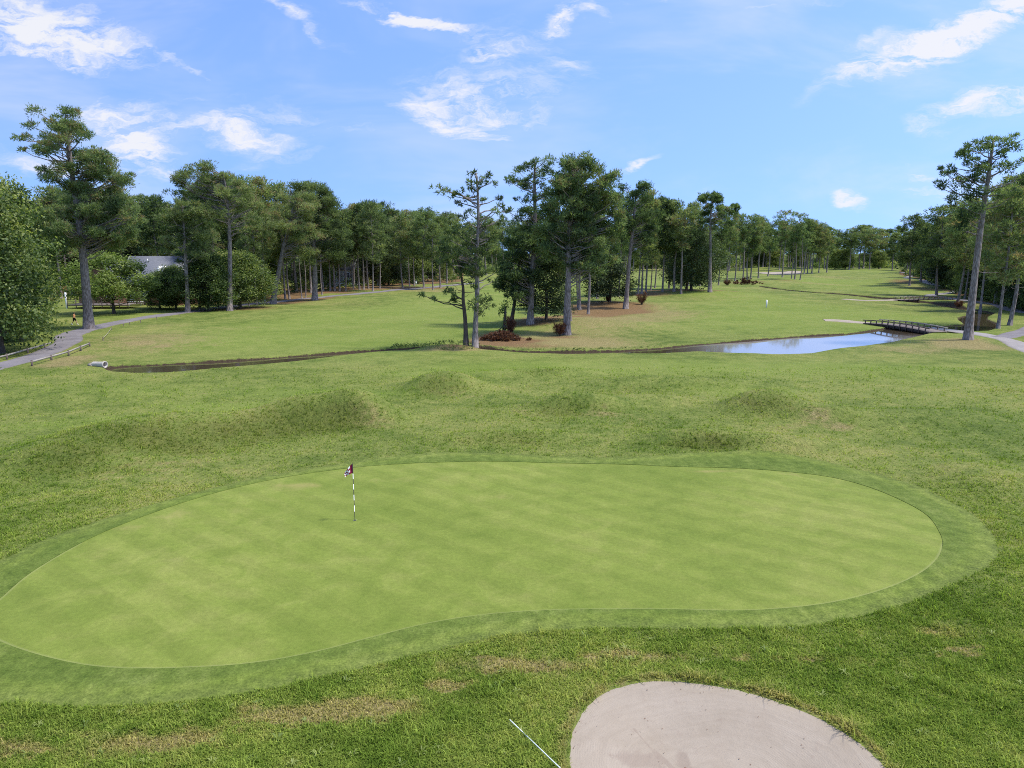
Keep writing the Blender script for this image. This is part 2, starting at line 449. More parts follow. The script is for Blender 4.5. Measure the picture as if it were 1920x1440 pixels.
# ------------------------------------------------------------------ mesh helpers
class Geo:
    def __init__(s):
        s.v, s.f, s.n, s.a = [], [], [], []   # verts, flat loops, loop totals, point attribute
        s.nv = 0

    def add(s, v, faces, att=0.5):
        """v (N,3); faces (M,k)"""
        v = np.asarray(v, float).reshape(-1, 3)
        faces = np.asarray(faces, int)
        s.v.append(v)
        s.f.append((faces + s.nv).ravel())
        s.n.append(np.full(len(faces), faces.shape[1]))
        s.a.append(np.broadcast_to(np.asarray(att, float), (len(v),)))
        s.nv += len(v)
        return s

    def box(s, c, size, rot=0.0, att=0.5, rx=0.0, ry=0.0):
        sx, sy, sz = (k / 2 for k in size)
        v = np.array([(a * sx, b * sy, d * sz) for a in (-1, 1) for b in (-1, 1) for d in (-1, 1)])
        M = np.array(Matrix.Rotation(rot, 3, 'Z') @ Matrix.Rotation(rx, 3, 'X') @ Matrix.Rotation(ry, 3, 'Y'))
        v = v @ M.T + np.array(c)
        return s.add(v, [(0, 1, 3, 2), (4, 6, 7, 5), (0, 4, 5, 1), (2, 3, 7, 6), (0, 2, 6, 4), (1, 5, 7, 3)], att)

    def beam(s, a, b, wd, ht, att=0.5):
        """square-section bar from a to b"""
        a, b = Vector(a), Vector(b)
        d = b - a
        q = d.to_track_quat('Y', 'Z').to_matrix()
        L = d.length / 2
        v = np.array([(i * wd / 2, j * L, k * ht / 2) for i in (-1, 1) for j in (-1, 1) for k in (-1, 1)])
        v = v @ np.array(q).T + np.array((a + b) / 2)
        return s.add(v, [(0, 1, 3, 2), (4, 6, 7, 5), (0, 4, 5, 1), (2, 3, 7, 6), (0, 2, 6, 4), (1, 5, 7, 3)], att)

    def tube(s, pts, rad, sides=8, att=0.5, cap=True, wob=0.0, rng=None):
        pts = np.asarray(pts, float)
        n = len(pts)
        rad = np.broadcast_to(np.asarray(rad, float), (n,))
        tg = np.gradient(pts, axis=0)
        tg /= np.linalg.norm(tg, axis=1)[:, None] + 1e-9
        ref = np.array([0, 0, 1.0]) if abs(tg[0][2]) < 0.8 else np.array([1.0, 0, 0])
        A = np.cross(tg, ref)
        A /= np.linalg.norm(A, axis=1)[:, None] + 1e-9
        B = np.cross(tg, A)
        th = np.arange(sides) / sides * 2 * np.pi
        rr = rad[:, None] * (1 + (wob * rng.normal(0, 1, (n, sides)) if wob else 0))
        v = pts[:, None, :] + rr[:, :, None] * (np.cos(th)[None, :, None] * A[:, None, :] + np.sin(th)[None, :, None] * B[:, None, :])
        i, j = np.meshgrid(np.arange(n - 1), np.arange(sides), indexing='ij')
        j2 = (j + 1) % sides
        f = np.stack([i * sides + j, i * sides + j2, (i + 1) * sides + j2, (i + 1) * sides + j], -1).reshape(-1, 4)
        base = s.nv
        s.add(v.reshape(-1, 3), f, att)
        if cap and sides >= 3:
            for k in (0, n - 1):
                s.f.append(np.arange(sides) + base + k * sides)
                s.n.append(np.array([sides]))
        return s

    def mesh(s, name, smooth=False, attname=None):
        me = bpy.data.meshes.new(name)
        v = np.concatenate(s.v)
        f = np.concatenate(s.f)
        n = np.concatenate(s.n)
        me.vertices.add(len(v))
        me.vertices.foreach_set('co', v.ravel())
        me.loops.add(len(f))
        me.loops.foreach_set('vertex_index', f.astype(np.int32))
        me.polygons.add(len(n))
        st_ = np.concatenate([[0], np.cumsum(n)[:-1]])
        me.polygons.foreach_set('loop_start', st_.astype(np.int32))
        me.polygons.foreach_set('loop_total', n.astype(np.int32))
        if smooth:
            me.polygons.foreach_set('use_smooth', np.ones(len(n), bool))
        if attname:
            at = me.attributes.new(attname, 'FLOAT', 'POINT')
            at.data.foreach_set('value', np.concatenate(s.a).astype(np.float32))
        me.update(calc_edges=True)
        return me


def link(name, me, mat=None, parent=None, loc=None):
    o = bpy.data.objects.new(name, me)
    COL.objects.link(o)
    if mat is not None and len(me.materials) == 0:
        me.materials.append(mat)
    if parent is not None:
        o.parent = parent
    if loc is not None:
        o.location = loc
    return o


def tag(o, label=None, cat=None, group=None, kind=None):
    if label:
        o['label'] = label
    if cat:
        o['category'] = cat
    if group:
        o['group'] = group
    if kind:
        o['kind'] = kind
    return o


def empty(name, loc, rz=0.0, label=None, cat=None, group=None):
    o = bpy.data.objects.new(name, None)
    COL.objects.link(o)
    o.location = loc
    o.rotation_euler = (0, 0, rz)
    o.empty_display_size = 0.3
    return tag(o, label, cat, group)


def copy_tree(o, parent=None):
    c = o.copy()
    COL.objects.link(c)
    c.parent = parent
    for ch in list(o.children):
        copy_tree(ch, c)
    return c


# ------------------------------------------------------------------ materials
def new_mat(name):
    m = bpy.data.materials.new(name)
    m.use_nodes = True
    t = NT(m.node_tree)
    t.n.clear()
    out = t.add('ShaderNodeOutputMaterial')
    return m, t, out


def principled(t, out, col, rough=0.8, normal=None, spec=0.3, **kw):
    b = t.add('ShaderNodeBsdfPrincipled')
    if isinstance(col, tuple):
        col = (*col[:3], 1.0)
    t.put(b.inputs['Base Color'], col)
    t.put(b.inputs['Roughness'], rough)
    b.inputs['Specular IOR Level'].default_value = spec
    for k, v in kw.items():
        b.inputs[k].default_value = v
    if normal is not None:
        t.put(b.inputs['Normal'], normal)
    t.l.new(b.outputs[0], out.inputs[0])
    return b


def bump(t, h, strength=0.5, dist=0.05):
    n = t.add('ShaderNodeBump')
    n.inputs['Strength'].default_value = strength
    n.inputs['Distance'].default_value = dist
    t.put(n.inputs['Height'], h)
    return n.outputs[0]


def simple(name, col, rough=0.75, var=0.25, scale=6.0, spec=0.3, bumpk=0.0, stretch=(1, 1, 1)):
    m, t, out = new_mat(name)
    co = t.mapping(t.add('ShaderNodeTexCoord').outputs['Object'], sc=stretch)
    n = t.noise(co, scale, 5, 0.6)
    c = t.mix(1.0, col, t.mix(t.lin(n, 0.25, 0.75), (1 - var,) * 3, (1 + var,) * 3), 'MULTIPLY')
    principled(t, out, c, rough, bump(t, n, 0.6, bumpk) if bumpk else None, spec)
    return m


def grass_colour(t, pos, blade=False):
    """turf colour from the painted ground zones; the same nodes colour the sheet and the blades that grow on it"""
    dry, straw, lush_shade, fair, soil = (t.attr(k) for k in ('dry', 'straw', 'lush_shade', 'fair', 'soil'))
    n1 = t.noise(pos, 0.09, 4, 0.6)
    n2 = t.noise(pos, 0.55, 4, 0.62, 0.4)
    n3 = t.noise(pos, 2.6, 5, 0.66)
    n4 = t.noise(pos, 11.0, 4, 0.7)
    mixn = t.math('ADD', t.math('MULTIPLY', n1, 0.45), t.math('ADD', t.math('MULTIPLY', n2, 0.35), t.math('MULTIPLY', n3, 0.3)))
    base = t.ramp(mixn, [(0.36, (0.058, 0.096, 0.020)), (0.48, (0.112, 0.156, 0.036)), (0.57, (0.175, 0.210, 0.060)), (0.68, (0.250, 0.250, 0.092))])
    fcol = t.ramp(mixn, [(0.36, (0.125, 0.185, 0.036)), (0.52, (0.168, 0.225, 0.050)), (0.70, (0.215, 0.250, 0.078))])
    c = t.mix(t.smooth(t.math('ADD', fair, t.lin(n2, 0.2, 0.8, -0.3, 0.3)), 0.15, 1.0, 0, 0.9), base, fcol)
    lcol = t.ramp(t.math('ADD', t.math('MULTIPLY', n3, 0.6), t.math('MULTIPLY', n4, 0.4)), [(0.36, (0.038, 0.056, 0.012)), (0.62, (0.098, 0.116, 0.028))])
    c = t.mix(t.smooth(t.math('ADD', lush_shade, t.math('ADD', t.lin(n3, 0.2, 0.8, -0.3, 0.3), t.lin(n2, 0.2, 0.8, -0.35, 0.35))), 0.25, 1.3, 0, 0.68), c, lcol)
    dn = t.math('ADD', t.math('ADD', dry, t.lin(n3, 0.2, 0.8, -0.42, 0.42)), t.lin(n2, 0.2, 0.8, -0.25, 0.25))
    dcol = t.mix(t.lin(n4, 0.3, 0.7), (0.17, 0.135, 0.062), (0.36, 0.285, 0.175))
    c = t.mix(t.smooth(dn, 0.22, 1.05, 0, 0.78), c, dcol)
    sn = t.math('ADD', straw, t.lin(n3, 0.2, 0.8, -0.3, 0.3))
    scol = t.mix(t.lin(n4, 0.3, 0.7), (0.10, 0.058, 0.032), (0.27, 0.165, 0.10))
    c = t.mix(t.smooth(sn, 0.2, 0.8, 0, 0.92), c, scol)
    c = t.mix(1.0, c, (1.02, 0.99, 0.80), 'MULTIPLY')
    return c, n3, n4, soil, fair


def ground_mat():
    m, t, out = new_mat('turf')
    pos = t.add('ShaderNodeNewGeometry').outputs['Position']
    c, n3, n4, soil, fair = grass_colour(t, pos)
    n5 = t.noise(pos, 30.0, 3, 0.7)
    n6 = t.noise(t.mapping(pos, rot=(0, 0, R(20)), sc=(3.5, 1.2, 1)), 2.0, 5, 0.75)
    det = t.math('MULTIPLY', t.lin(n4, 0.28, 0.72, 0.70, 1.28), t.math('MULTIPLY', t.lin(n5, 0.25, 0.75, 0.72, 1.28), t.lin(n6, 0.28, 0.72, 0.72, 1.26)))
    det = t.math('ADD', t.math('MULTIPLY', t.math('SUBTRACT', det, 1.0), t.smooth(fair, 0.1, 1.0, 1.0, 0.55)), 1.0)
    c = t.mix(1.0, c, t.mix(0.0, det, det), 'MULTIPLY')
    sm = t.smooth(t.math('ADD', soil, t.lin(n3, 0.2, 0.8, -0.25, 0.25)), -0.14, 0.04)
    c = t.mix(sm, c, t.mix(t.lin(n4, 0.3, 0.7), (0.030, 0.021, 0.012), (0.085, 0.060, 0.036)))
    h = t.math('ADD', t.math('MULTIPLY', n4, 0.6), t.math('ADD', t.math('MULTIPLY', n5, 0.3), n6))
    principled(t, out, c, 0.9, bump(t, h, 0.9, 0.10), 0.12)
    return m


def blade_mat():
    m, t, out = new_mat('grass_blade')
    pos = t.add('ShaderNodeNewGeometry').outputs['Position']
    c, n3, n4, soil, fair = grass_colour(t, pos)
    tint = t.attr('tint')
    c = t.mix(1.0, c, t.ramp(tint, [(0.0, (0.9, 1.0, 0.85)), (0.5, (1.7, 1.82, 1.5)), (0.86, (2.6, 2.75, 2.2)), (1.0, (3.7, 3.5, 3.1))]), 'MULTIPLY')
    d = t.add('ShaderNodeBsdfDiffuse')
    tr = t.add('ShaderNodeBsdfTranslucent')
    t.put(d.inputs[0], c)
    t.put(tr.inputs[0], t.mix(1.0, c, (1.1, 1.2, 0.6), 'MULTIPLY'))
    mx = t.add('ShaderNodeMixShader')
    mx.inputs[0].default_value = 0.4
    t.l.new(d.outputs[0], mx.inputs[1])
    t.l.new(tr.outputs[0], mx.inputs[2])
    t.l.new(mx.outputs[0], out.inputs[0])
    return m


def green_mat():
    m, t, out = new_mat('putting_turf')
    pos = t.add('ShaderNodeNewGeometry').outputs['Position']
    n1 = t.noise(pos, 0.12, 4, 0.6)
    n2 = t.noise(pos, 0.8, 5, 0.65, 0.6)
    n3 = t.noise(pos, 8.0, 4, 0.7)
    n4 = t.noise(pos, 45.0, 2, 0.7)
    k = t.math('ADD', t.math('MULTIPLY', n1, 0.55), t.math('MULTIPLY', n2, 0.45))
    c = t.ramp(k, [(0.34, (0.128, 0.182, 0.036)), (0.50, (0.180, 0.232, 0.056)), (0.60, (0.222, 0.262, 0.078)), (0.72, (0.262, 0.280, 0.108))])
    # mowing stripes running away to the back of the green
    wv = t.add('ShaderNodeTexWave', wave_type='BANDS', bands_direction='X', wave_profile='SIN')
    t.put(wv.inputs[0], t.mapping(pos, rot=(0, 0, R(-52))))
    wv.inputs['Scale'].default_value = 0.24
    wv.inputs['Distortion'].default_value = 0.35
    wv.inputs['Detail'].default_value = 2
    wv.inputs['Detail Scale'].default_value = 0.6
    stripe = t.math('ADD', 1.0, t.math('MULTIPLY', t.smooth(wv.outputs['Fac'], 0.35, 0.65, -0.045, 0.045), t.smooth(n1, 0.35, 0.6, 0.5, 1.0)))
    det = t.math('MULTIPLY', stripe, t.math('MULTIPLY', t.lin(n3, 0.25, 0.75, 0.84, 1.16), t.lin(n4, 0.25, 0.75, 0.78, 1.22)))
    c = t.mix(1.0, c, t.mix(0.0, det, det), 'MULTIPLY')
    worn = t.smooth(t.math('ADD', t.attr('dry'), t.lin(n2, 0.2, 0.8, -0.35, 0.35)), 0.25, 1.0, 0, 0.75)
    c = t.mix(worn, c, (0.30, 0.27, 0.13))
    c = t.mix(1.0, c, (0.93, 0.90, 0.64), 'MULTIPLY')
    c = t.mix(t.smooth(t.math('ADD', t.attr('rim'), t.lin(n3, 0.2, 0.8, -0.03, 0.03)), 0.02, 0.10, 0.38, 0.0), c, (0.30, 0.31, 0.13))  # pale strip paints the lit near edge of the green
    principled(t, out, c, 0.85, bump(t, n4, 0.5, 0.015), 0.15)
    return m


def fringe_mat():
    m, t, out = new_mat('collar_turf')
    pos = t.add('ShaderNodeNewGeometry').outputs['Position']
    n1 = t.noise(pos, 0.35, 4, 0.6)
    n2 = t.noise(pos, 2.4, 5, 0.68)
    n3 = t.noise(pos, 14.0, 4, 0.72)
    n4 = t.noise(t.mapping(pos, rot=(0, 0, R(25)), sc=(1.6, 0.5, 1)), 1.2, 4, 0.65)
    k = t.math('ADD', t.math('MULTIPLY', n1, 0.4), t.math('ADD', t.math('MULTIPLY', n2, 0.3), t.math('MULTIPLY', n4, 0.3)))
    c = t.ramp(k, [(0.36, (0.084, 0.130, 0.030)), (0.50, (0.125, 0.172, 0.048)), (0.64, (0.180, 0.218, 0.082))])
    det = t.math('MULTIPLY', t.lin(n3, 0.25, 0.75, 0.62, 1.38), t.lin(n2, 0.25, 0.75, 0.82, 1.18))
    c = t.mix(1.0, c, (0.96, 0.93, 0.60), 'MULTIPLY')
    ed = t.attr('rim')
    edn = t.math('ADD', ed, t.lin(n2, 0.2, 0.8, -0.45, 0.45))
    band = t.smooth(t.math('ADD', ed, t.lin(n1, 0.2, 0.8, -0.25, 0.25)), 0.55, 0.95)
    c = t.mix(1.0, c, t.mix(band, (1.20, 1.17, 1.12), (0.95, 0.97, 0.95)), 'MULTIPLY')
    c = t.mix(t.smooth(edn, -0.25, 0.75, 0.9, 0.0), c, t.mix(t.lin(n3, 0.3, 0.7), (0.070, 0.105, 0.020), (0.160, 0.185, 0.045)))
    c = t.mix(1.0, c, t.mix(0.0, det, det), 'MULTIPLY')
    principled(t, out, c, 0.9, bump(t, t.math('ADD', n3, n2), 0.7, 0.04), 0.12)
    return m


def sand_mat():
    m, t, out = new_mat('bunker_sand')
    pos = t.add('ShaderNodeNewGeometry').outputs['Position']
    n1 = t.noise(pos, 0.7, 4, 0.6)
    n2 = t.noise(pos, 60.0, 3, 0.7)
    n5 = t.noise(pos, 6.0, 4, 0.65)
    bx, by = G(1330, 1420)
    wv = t.add('ShaderNodeTexWave', wave_type='RINGS', rings_direction='Z', wave_profile='SIN')
    t.put(wv.inputs[0], t.mapping(pos, loc=(-bx, -by, 0)))
    wv.inputs['Scale'].default_value = 1.3
    wv.inputs['Distortion'].default_value = 3.0
    wv.inputs['Detail'].default_value = 4
    wv.inputs['Detail Scale'].default_value = 0.7
    rake = wv.outputs['Fac']
    fine = t.add('ShaderNodeTexWave', wave_type='RINGS', rings_direction='Z')
    t.put(fine.inputs[0], t.mapping(pos, loc=(-bx - 0.5, -by + 0.4, 0)))
    fine.inputs['Scale'].default_value = 6.0
    fine.inputs['Distortion'].default_value = 9.0
    fine.inputs['Detail'].default_value = 3
    fine.inputs['Detail Scale'].default_value = 0.5
    c = t.mix(t.lin(n1, 0.3, 0.7), (0.318, 0.264, 0.198), (0.372, 0.314, 0.242))
    c = t.mix(1.0, c, t.mix(t.math('MULTIPLY', rake, 0.5), (0.99,) * 3, (1.02,) * 3), 'MULTIPLY')
    c = t.mix(t.math('MULTIPLY', t.smooth(n5, 0.58, 0.72), 0.28), c, (0.25, 0.185, 0.145))
    c = t.mix(t.smooth(n2, 0.60, 0.74), c, (0.20, 0.15, 0.11))
    ctr = t.vmath('SUBTRACT', pos, (bx + 0.3, by - 0.5, 0.0))
    sp_ = t.add('ShaderNodeSeparateXYZ')
    t.put(sp_.inputs[0], ctr)
    rad_ = t.math('SQRT', t.math('ADD', t.math('MULTIPLY', sp_.outputs[0], sp_.outputs[0]), t.math('MULTIPLY', t.math('MULTIPLY', sp_.outputs[1], sp_.outputs[1]), 1.7)))
    ang_ = t.math('ARCTAN2', sp_.outputs[1], sp_.outputs[0])
    cb_ = t.add('ShaderNodeCombineXYZ')
    t.put(cb_.inputs[0], t.math('ADD', t.math('MULTIPLY', rad_, 7.0), t.math('MULTIPLY', n1, 5.0)))
    t.put(cb_.inputs[1], t.math('MULTIPLY', ang_, 1.6))
    arc = t.noise(cb_.outputs[0], 1.0, 4, 0.65)
    c = t.mix(1.0, c, t.mix(t.smooth(arc, 0.36, 0.66), (0.965, 0.96, 0.955), (1.02, 1.022, 1.025)), 'MULTIPLY')
    smudge = t.smooth(t.math('ADD', t.attr('dry'), t.lin(n5, 0.2, 0.8, -0.18, 0.18)), 0.3, 0.6, 0, 0.55)  # smudges, plus a groove drawn only as a dark line in the colour
    c = t.mix(smudge, c, (0.250, 0.195, 0.150))
    fm_ = t.smooth(n1, 0.42, 0.62)
    h = t.math('ADD', t.math('MULTIPLY', t.math('MULTIPLY', fine.outputs['Fac'], fm_), 0.15), t.math('ADD', t.math('MULTIPLY', n2, 0.4), t.math('ADD', t.math('MULTIPLY', arc, 0.9), t.math('MULTIPLY', n5, 1.0))))
    principled(t, out, c, 0.95, bump(t, h, 0.5, 0.03), 0.1)
    return m


def asphalt_mat(name, c0, c1):
    m, t, out = new_mat(name)
    pos = t.add('ShaderNodeNewGeometry').outputs['Position']
    n1 = t.noise(pos, 0.5, 5, 0.65)
    n2 = t.noise(pos, 9.0, 4, 0.7)
    c = t.mix(t.lin(n1, 0.3, 0.7), c0, c1)
    c = t.mix(1.0, c, t.mix(t.lin(n2, 0.3, 0.7), (0.8,) * 3, (1.2,) * 3), 'MULTIPLY')
    edge = t.attr('edge')
    c = t.mix(t.smooth(t.math('ADD', edge, t.lin(n2, 0.2, 0.8, -0.25, 0.25)), 0.75, 1.05, 0, 0.75), c, (0.13, 0.11, 0.06))
    principled(t, out, c, 0.9, bump(t, n2, 0.4, 0.02), 0.2)
    return m


def water_mat():
    m, t, out = new_mat('creek_water')
    pos = t.add('ShaderNodeNewGeometry').outputs['Position']
    n = t.noise(t.mapping(pos, sc=(1, 1, 1)), 1.1, 3, 0.5)
    sx_ = t.add('ShaderNodeSeparateXYZ')
    t.put(sx_.inputs[0], pos)
    glare = t.math('MULTIPLY', t.smooth(sx_.outputs[0], 16.0, 26.0), t.smooth(sx_.outputs[1], 84.0, 92.0, 1.0, 0.0))  # pale pond colour paints in the sky glare on the water
    wc = t.mix(glare, (0.066, 0.050, 0.030), (0.27, 0.25, 0.235))
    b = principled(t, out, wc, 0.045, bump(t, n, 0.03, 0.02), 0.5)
    b.inputs['IOR'].default_value = 2.6
    return m


def foliage_mat(name, dark, mid, light, trans=0.3, brown=None):
    m, t, out = new_mat(name)
    tint = t.attr('tint')
    oi = t.add('ShaderNodeObjectInfo')
    v = t.math('ADD', tint, t.lin(oi.outputs['Random'], 0, 1, -0.26, 0.26))
    st_ = [(0.0, dark), (0.45, mid), (0.9, light)]
    if brown:
        st_.append((0.97, brown))
    c = t.ramp(v, st_)
    d = t.add('ShaderNodeBsdfDiffuse')
    tr = t.add('ShaderNodeBsdfTranslucent')
    gl = t.add('ShaderNodeBsdfGlossy')
    gl.inputs['Roughness'].default_value = 0.5
    gl.inputs['Color'].default_value = (0.9, 0.95, 1.0, 1)
    t.put(d.inputs[0], c)
    t.put(tr.inputs[0], t.mix(1.0, c, (1.15, 1.25, 0.6), 'MULTIPLY'))
    mx = t.add('ShaderNodeMixShader')
    mx.inputs[0].default_value = trans
    t.l.new(d.outputs[0], mx.inputs[1])
    t.l.new(tr.outputs[0], mx.inputs[2])
    m2 = t.add('ShaderNodeMixShader')
    m2.inputs[0].default_value = 0.012
    t.l.new(mx.outputs[0], m2.inputs[1])
    t.l.new(gl.outputs[0], m2.inputs[2])
    t.l.new(m2.outputs[0], out.inputs[0])
    return m


def bark_mat(name, c0, c1):
    m, t, out = new_mat(name)
    co = t.add('ShaderNodeTexCoord').outputs['Object']
    v = t.add('ShaderNodeTexVoronoi')
    t.put(v.inputs['Vector'], t.mapping(co, sc=(7, 7, 2.2)))
    v.inputs['Scale'].default_value = 1.0
    n = t.noise(t.mapping(co, sc=(5, 5, 1.2)), 1.5, 5, 0.7)
    c = t.mix(t.lin(n, 0.3, 0.7), c0, c1)
    c = t.mix(t.smooth(v.outputs['Distance'], 0.25, 0.75, 0, 0.55), c, (0.06, 0.045, 0.036))
    principled(t, out, c, 0.95, bump(t, v.outputs['Distance'], 0.7, 0.04), 0.1)
    return m


M = {
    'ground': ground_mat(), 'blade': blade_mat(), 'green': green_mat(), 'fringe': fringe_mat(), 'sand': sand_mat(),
    'path': asphalt_mat('cart_path_asphalt', (0.150, 0.136, 0.142), (0.235, 0.215, 0.215)),
    'path2': asphalt_mat('cart_path_concrete', (0.245, 0.222, 0.205), (0.335, 0.305, 0.285)),
    'worn': asphalt_mat('worn_sandy_ground', (0.30, 0.25, 0.19), (0.40, 0.34, 0.27)),
    'water': water_mat(),
    'needle': foliage_mat('pine_needles', (0.048, 0.078, 0.036), (0.146, 0.210, 0.086), (0.310, 0.368, 0.168), 0.52, (0.26, 0.20, 0.12)),
    'needle2': foliage_mat('pine_needles_olive', (0.058, 0.086, 0.038), (0.178, 0.234, 0.094), (0.360, 0.400, 0.182), 0.52, (0.30, 0.23, 0.13)),
    'leaf': foliage_mat('oak_leaves', (0.032, 0.060, 0.020), (0.138, 0.198, 0.060), (0.380, 0.410, 0.140), 0.5),
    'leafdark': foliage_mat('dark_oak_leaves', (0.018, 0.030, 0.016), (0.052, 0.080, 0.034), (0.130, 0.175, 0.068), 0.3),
    'willow': foliage_mat('pale_leaves', (0.070, 0.110, 0.028), (0.190, 0.260, 0.066), (0.350, 0.400, 0.120), 0.45),
    'deadleaf': foliage_mat('dead_leaves', (0.055, 0.020, 0.012), (0.130, 0.050, 0.028), (0.22, 0.11, 0.06), 0.2),
    'bark': bark_mat('pine_bark', (0.205, 0.170, 0.153), (0.370, 0.325, 0.300)),
    'barkdark': bark_mat('oak_bark', (0.075, 0.060, 0.050), (0.140, 0.115, 0.098)),
    'wood': simple('weathered_wood', (0.125, 0.098, 0.082), 0.85, 0.35, 5, stretch=(1, 1, 4)),
    'wooddark': simple('dark_timber', (0.060, 0.048, 0.042), 0.85, 0.4, 4),
    'deck': simple('bridge_deck_boards', (0.22, 0.18, 0.155), 0.85, 0.3, 6, stretch=(4, 1, 1)),
    'railtop': simple('pale_weathered_rail', (0.34, 0.31, 0.26), 0.85, 0.25, 4),
    'concrete': simple('pipe_concrete', (0.46, 0.42, 0.37), 0.9, 0.2, 3, bumpk=0.01),
    'white': simple('white_paint', (0.78, 0.78, 0.76), 0.5, 0.06, 3),
    'black': simple('black_paint', (0.02, 0.02, 0.02), 0.5, 0.1, 3),
    'roof': simple('grey_shingles', (0.17, 0.175, 0.19), 0.9, 0.28, 3.0, bumpk=0.02, stretch=(1, 2, 4)),
    'brick': simple('red_brick', (0.23, 0.11, 0.075), 0.9, 0.3, 8),
    'siding': simple('pale_siding', (0.62, 0.61, 0.58), 0.8, 0.08, 2),
    'glass': simple('window_glass', (0.03, 0.035, 0.04), 0.08, 0.1, 1, spec=0.8),
    'skin': simple('skin', (0.42, 0.25, 0.17), 0.6, 0.05),
    'orange': simple('orange_cloth', (0.55, 0.26, 0.10), 0.85, 0.1),
    'blackcloth': simple('black_cloth', (0.015, 0.015, 0.017), 0.9, 0.2),
    'hair': simple('dark_hair', (0.09, 0.05, 0.03), 0.7, 0.2),
    'rope': simple('pale_rope', (0.40, 0.36, 0.28), 0.9, 0.1),
    'rakewhite': simple('pale_rake_handle', (0.66, 0.72, 0.66), 0.45, 0.05),
    'rakehead': simple('rake_head', (0.05, 0.06, 0.05), 0.6, 0.1),
}

# ------------------------------------------------------------------ the ground sheet
rows = [0.6, 2.5, 5.0, 7.5]
py = 1640.0
while py > 474.95:
    rows.append(G(960, py)[1])
    if py > 1000:
        py -= 3.0
    elif py > 715:
        py -= 1.5
    elif py > 600:
        py -= 0.5
    elif py > 530:
        py -= 0.3
    elif py > 485:
        py -= 0.8
    else:
        py -= 0.45
rows = np.array([r for r in rows if r < 6500] + [7500.0])
uc = np.arange(-1420, 1421, 4.0) / FPX            # tangent of azimuth, dense where the picture looks
th = np.arctan(uc)
side = np.linspace(th[-1], 2 * np.pi + th[0], 40)[1:-1]
az = np.concatenate([th, side])
DD, AA = np.meshgrid(rows, az, indexing='ij')
# inside the fan rows are lines of equal depth; outside they are circles
sca = np.where(np.arange(len(az)) < len(th), 1 / np.cos(az), 1 / np.cos(th[-1]))
X = DD * sca * np.sin(AA)
Y = DD * sca * np.cos(AA)
xf, yf = X.ravel(), Y.ravel()
zf = hz(xf, yf)
chd = poly_sdf(xf, yf, CHANNEL)
zf = np.where(chd > -0.6, zf - (zf + 1.0) * smoothstep(-0.12, 1.1, chd) - 0.10 * smoothstep(-0.3, 0.1, chd), zf)
bkd = poly_sdf(xf, yf, BUNKER)
zf = zf + np.where(bkd > -0.3, bowl(bkd) - 0.05 * smoothstep(0.03, 0.25, bkd), 0)
for PP in (GREEN, FRINGE):
    pass
g = Geo()
nr, nc = len(rows), len(az)
i, j = np.meshgrid(np.arange(nr - 1), np.arange(nc), indexing='ij')
j2 = (j + 1) % nc
F = np.stack([i * nc + j, i * nc + j2, (i + 1) * nc + j2, (i + 1) * nc + j], -1).reshape(-1, 4)[:, ::-1]
g.add(np.stack([xf, yf, zf], 1), F)
inner = np.arange(nc)[None, :]
g.f.append(inner.ravel())
g.n.append(np.array([nc]))
me = g.mesh('ground', True)


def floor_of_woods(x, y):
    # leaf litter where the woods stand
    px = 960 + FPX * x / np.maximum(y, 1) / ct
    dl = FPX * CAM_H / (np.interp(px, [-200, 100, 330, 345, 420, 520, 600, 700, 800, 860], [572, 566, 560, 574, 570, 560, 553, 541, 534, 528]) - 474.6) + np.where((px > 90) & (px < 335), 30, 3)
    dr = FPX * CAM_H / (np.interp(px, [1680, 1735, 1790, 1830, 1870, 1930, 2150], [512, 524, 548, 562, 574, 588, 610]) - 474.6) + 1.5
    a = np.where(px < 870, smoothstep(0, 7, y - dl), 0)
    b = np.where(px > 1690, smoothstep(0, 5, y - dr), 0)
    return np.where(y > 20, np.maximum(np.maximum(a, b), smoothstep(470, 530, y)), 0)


def put_attrs(me, x, y, soil):
    fl = floor_of_woods(x, y)
    for nm, val in (('dry', blobs(x, y, DRY) + 0.75 * np.exp(-((poly_sdf(x, y, BUNKER) + 0.06) / 0.13) ** 2)), ('straw', blobs(x, y, STRAW) + 0.8 * fl * (y < 440)), ('lush_shade', blobs(x, y, LUSH_SHADE) + fl), ('fair', blobs(x, y, FAIR) * (1 - fl)), ('soil', soil)):
        a = me.attributes.new(nm, 'FLOAT', 'POINT')
        a.data.foreach_set('value', np.asarray(val, np.float32))


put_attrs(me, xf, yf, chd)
tag(link('ground', me, M['ground']), kind='structure')


def grow(P, d):
    P = np.asarray(P)
    t = np.roll(P, -1, 0) - np.roll(P, 1, 0)
    nrm = np.stack([t[:, 1], -t[:, 0]], 1)
    nrm /= np.linalg.norm(nrm, axis=1)[:, None] + 1e-9
    A = np.sum(P[:, 0] * np.roll(P[:, 1], -1) - np.roll(P[:, 0], -1) * P[:, 1])
    return P + nrm * d * (1 if A > 0 else -1)


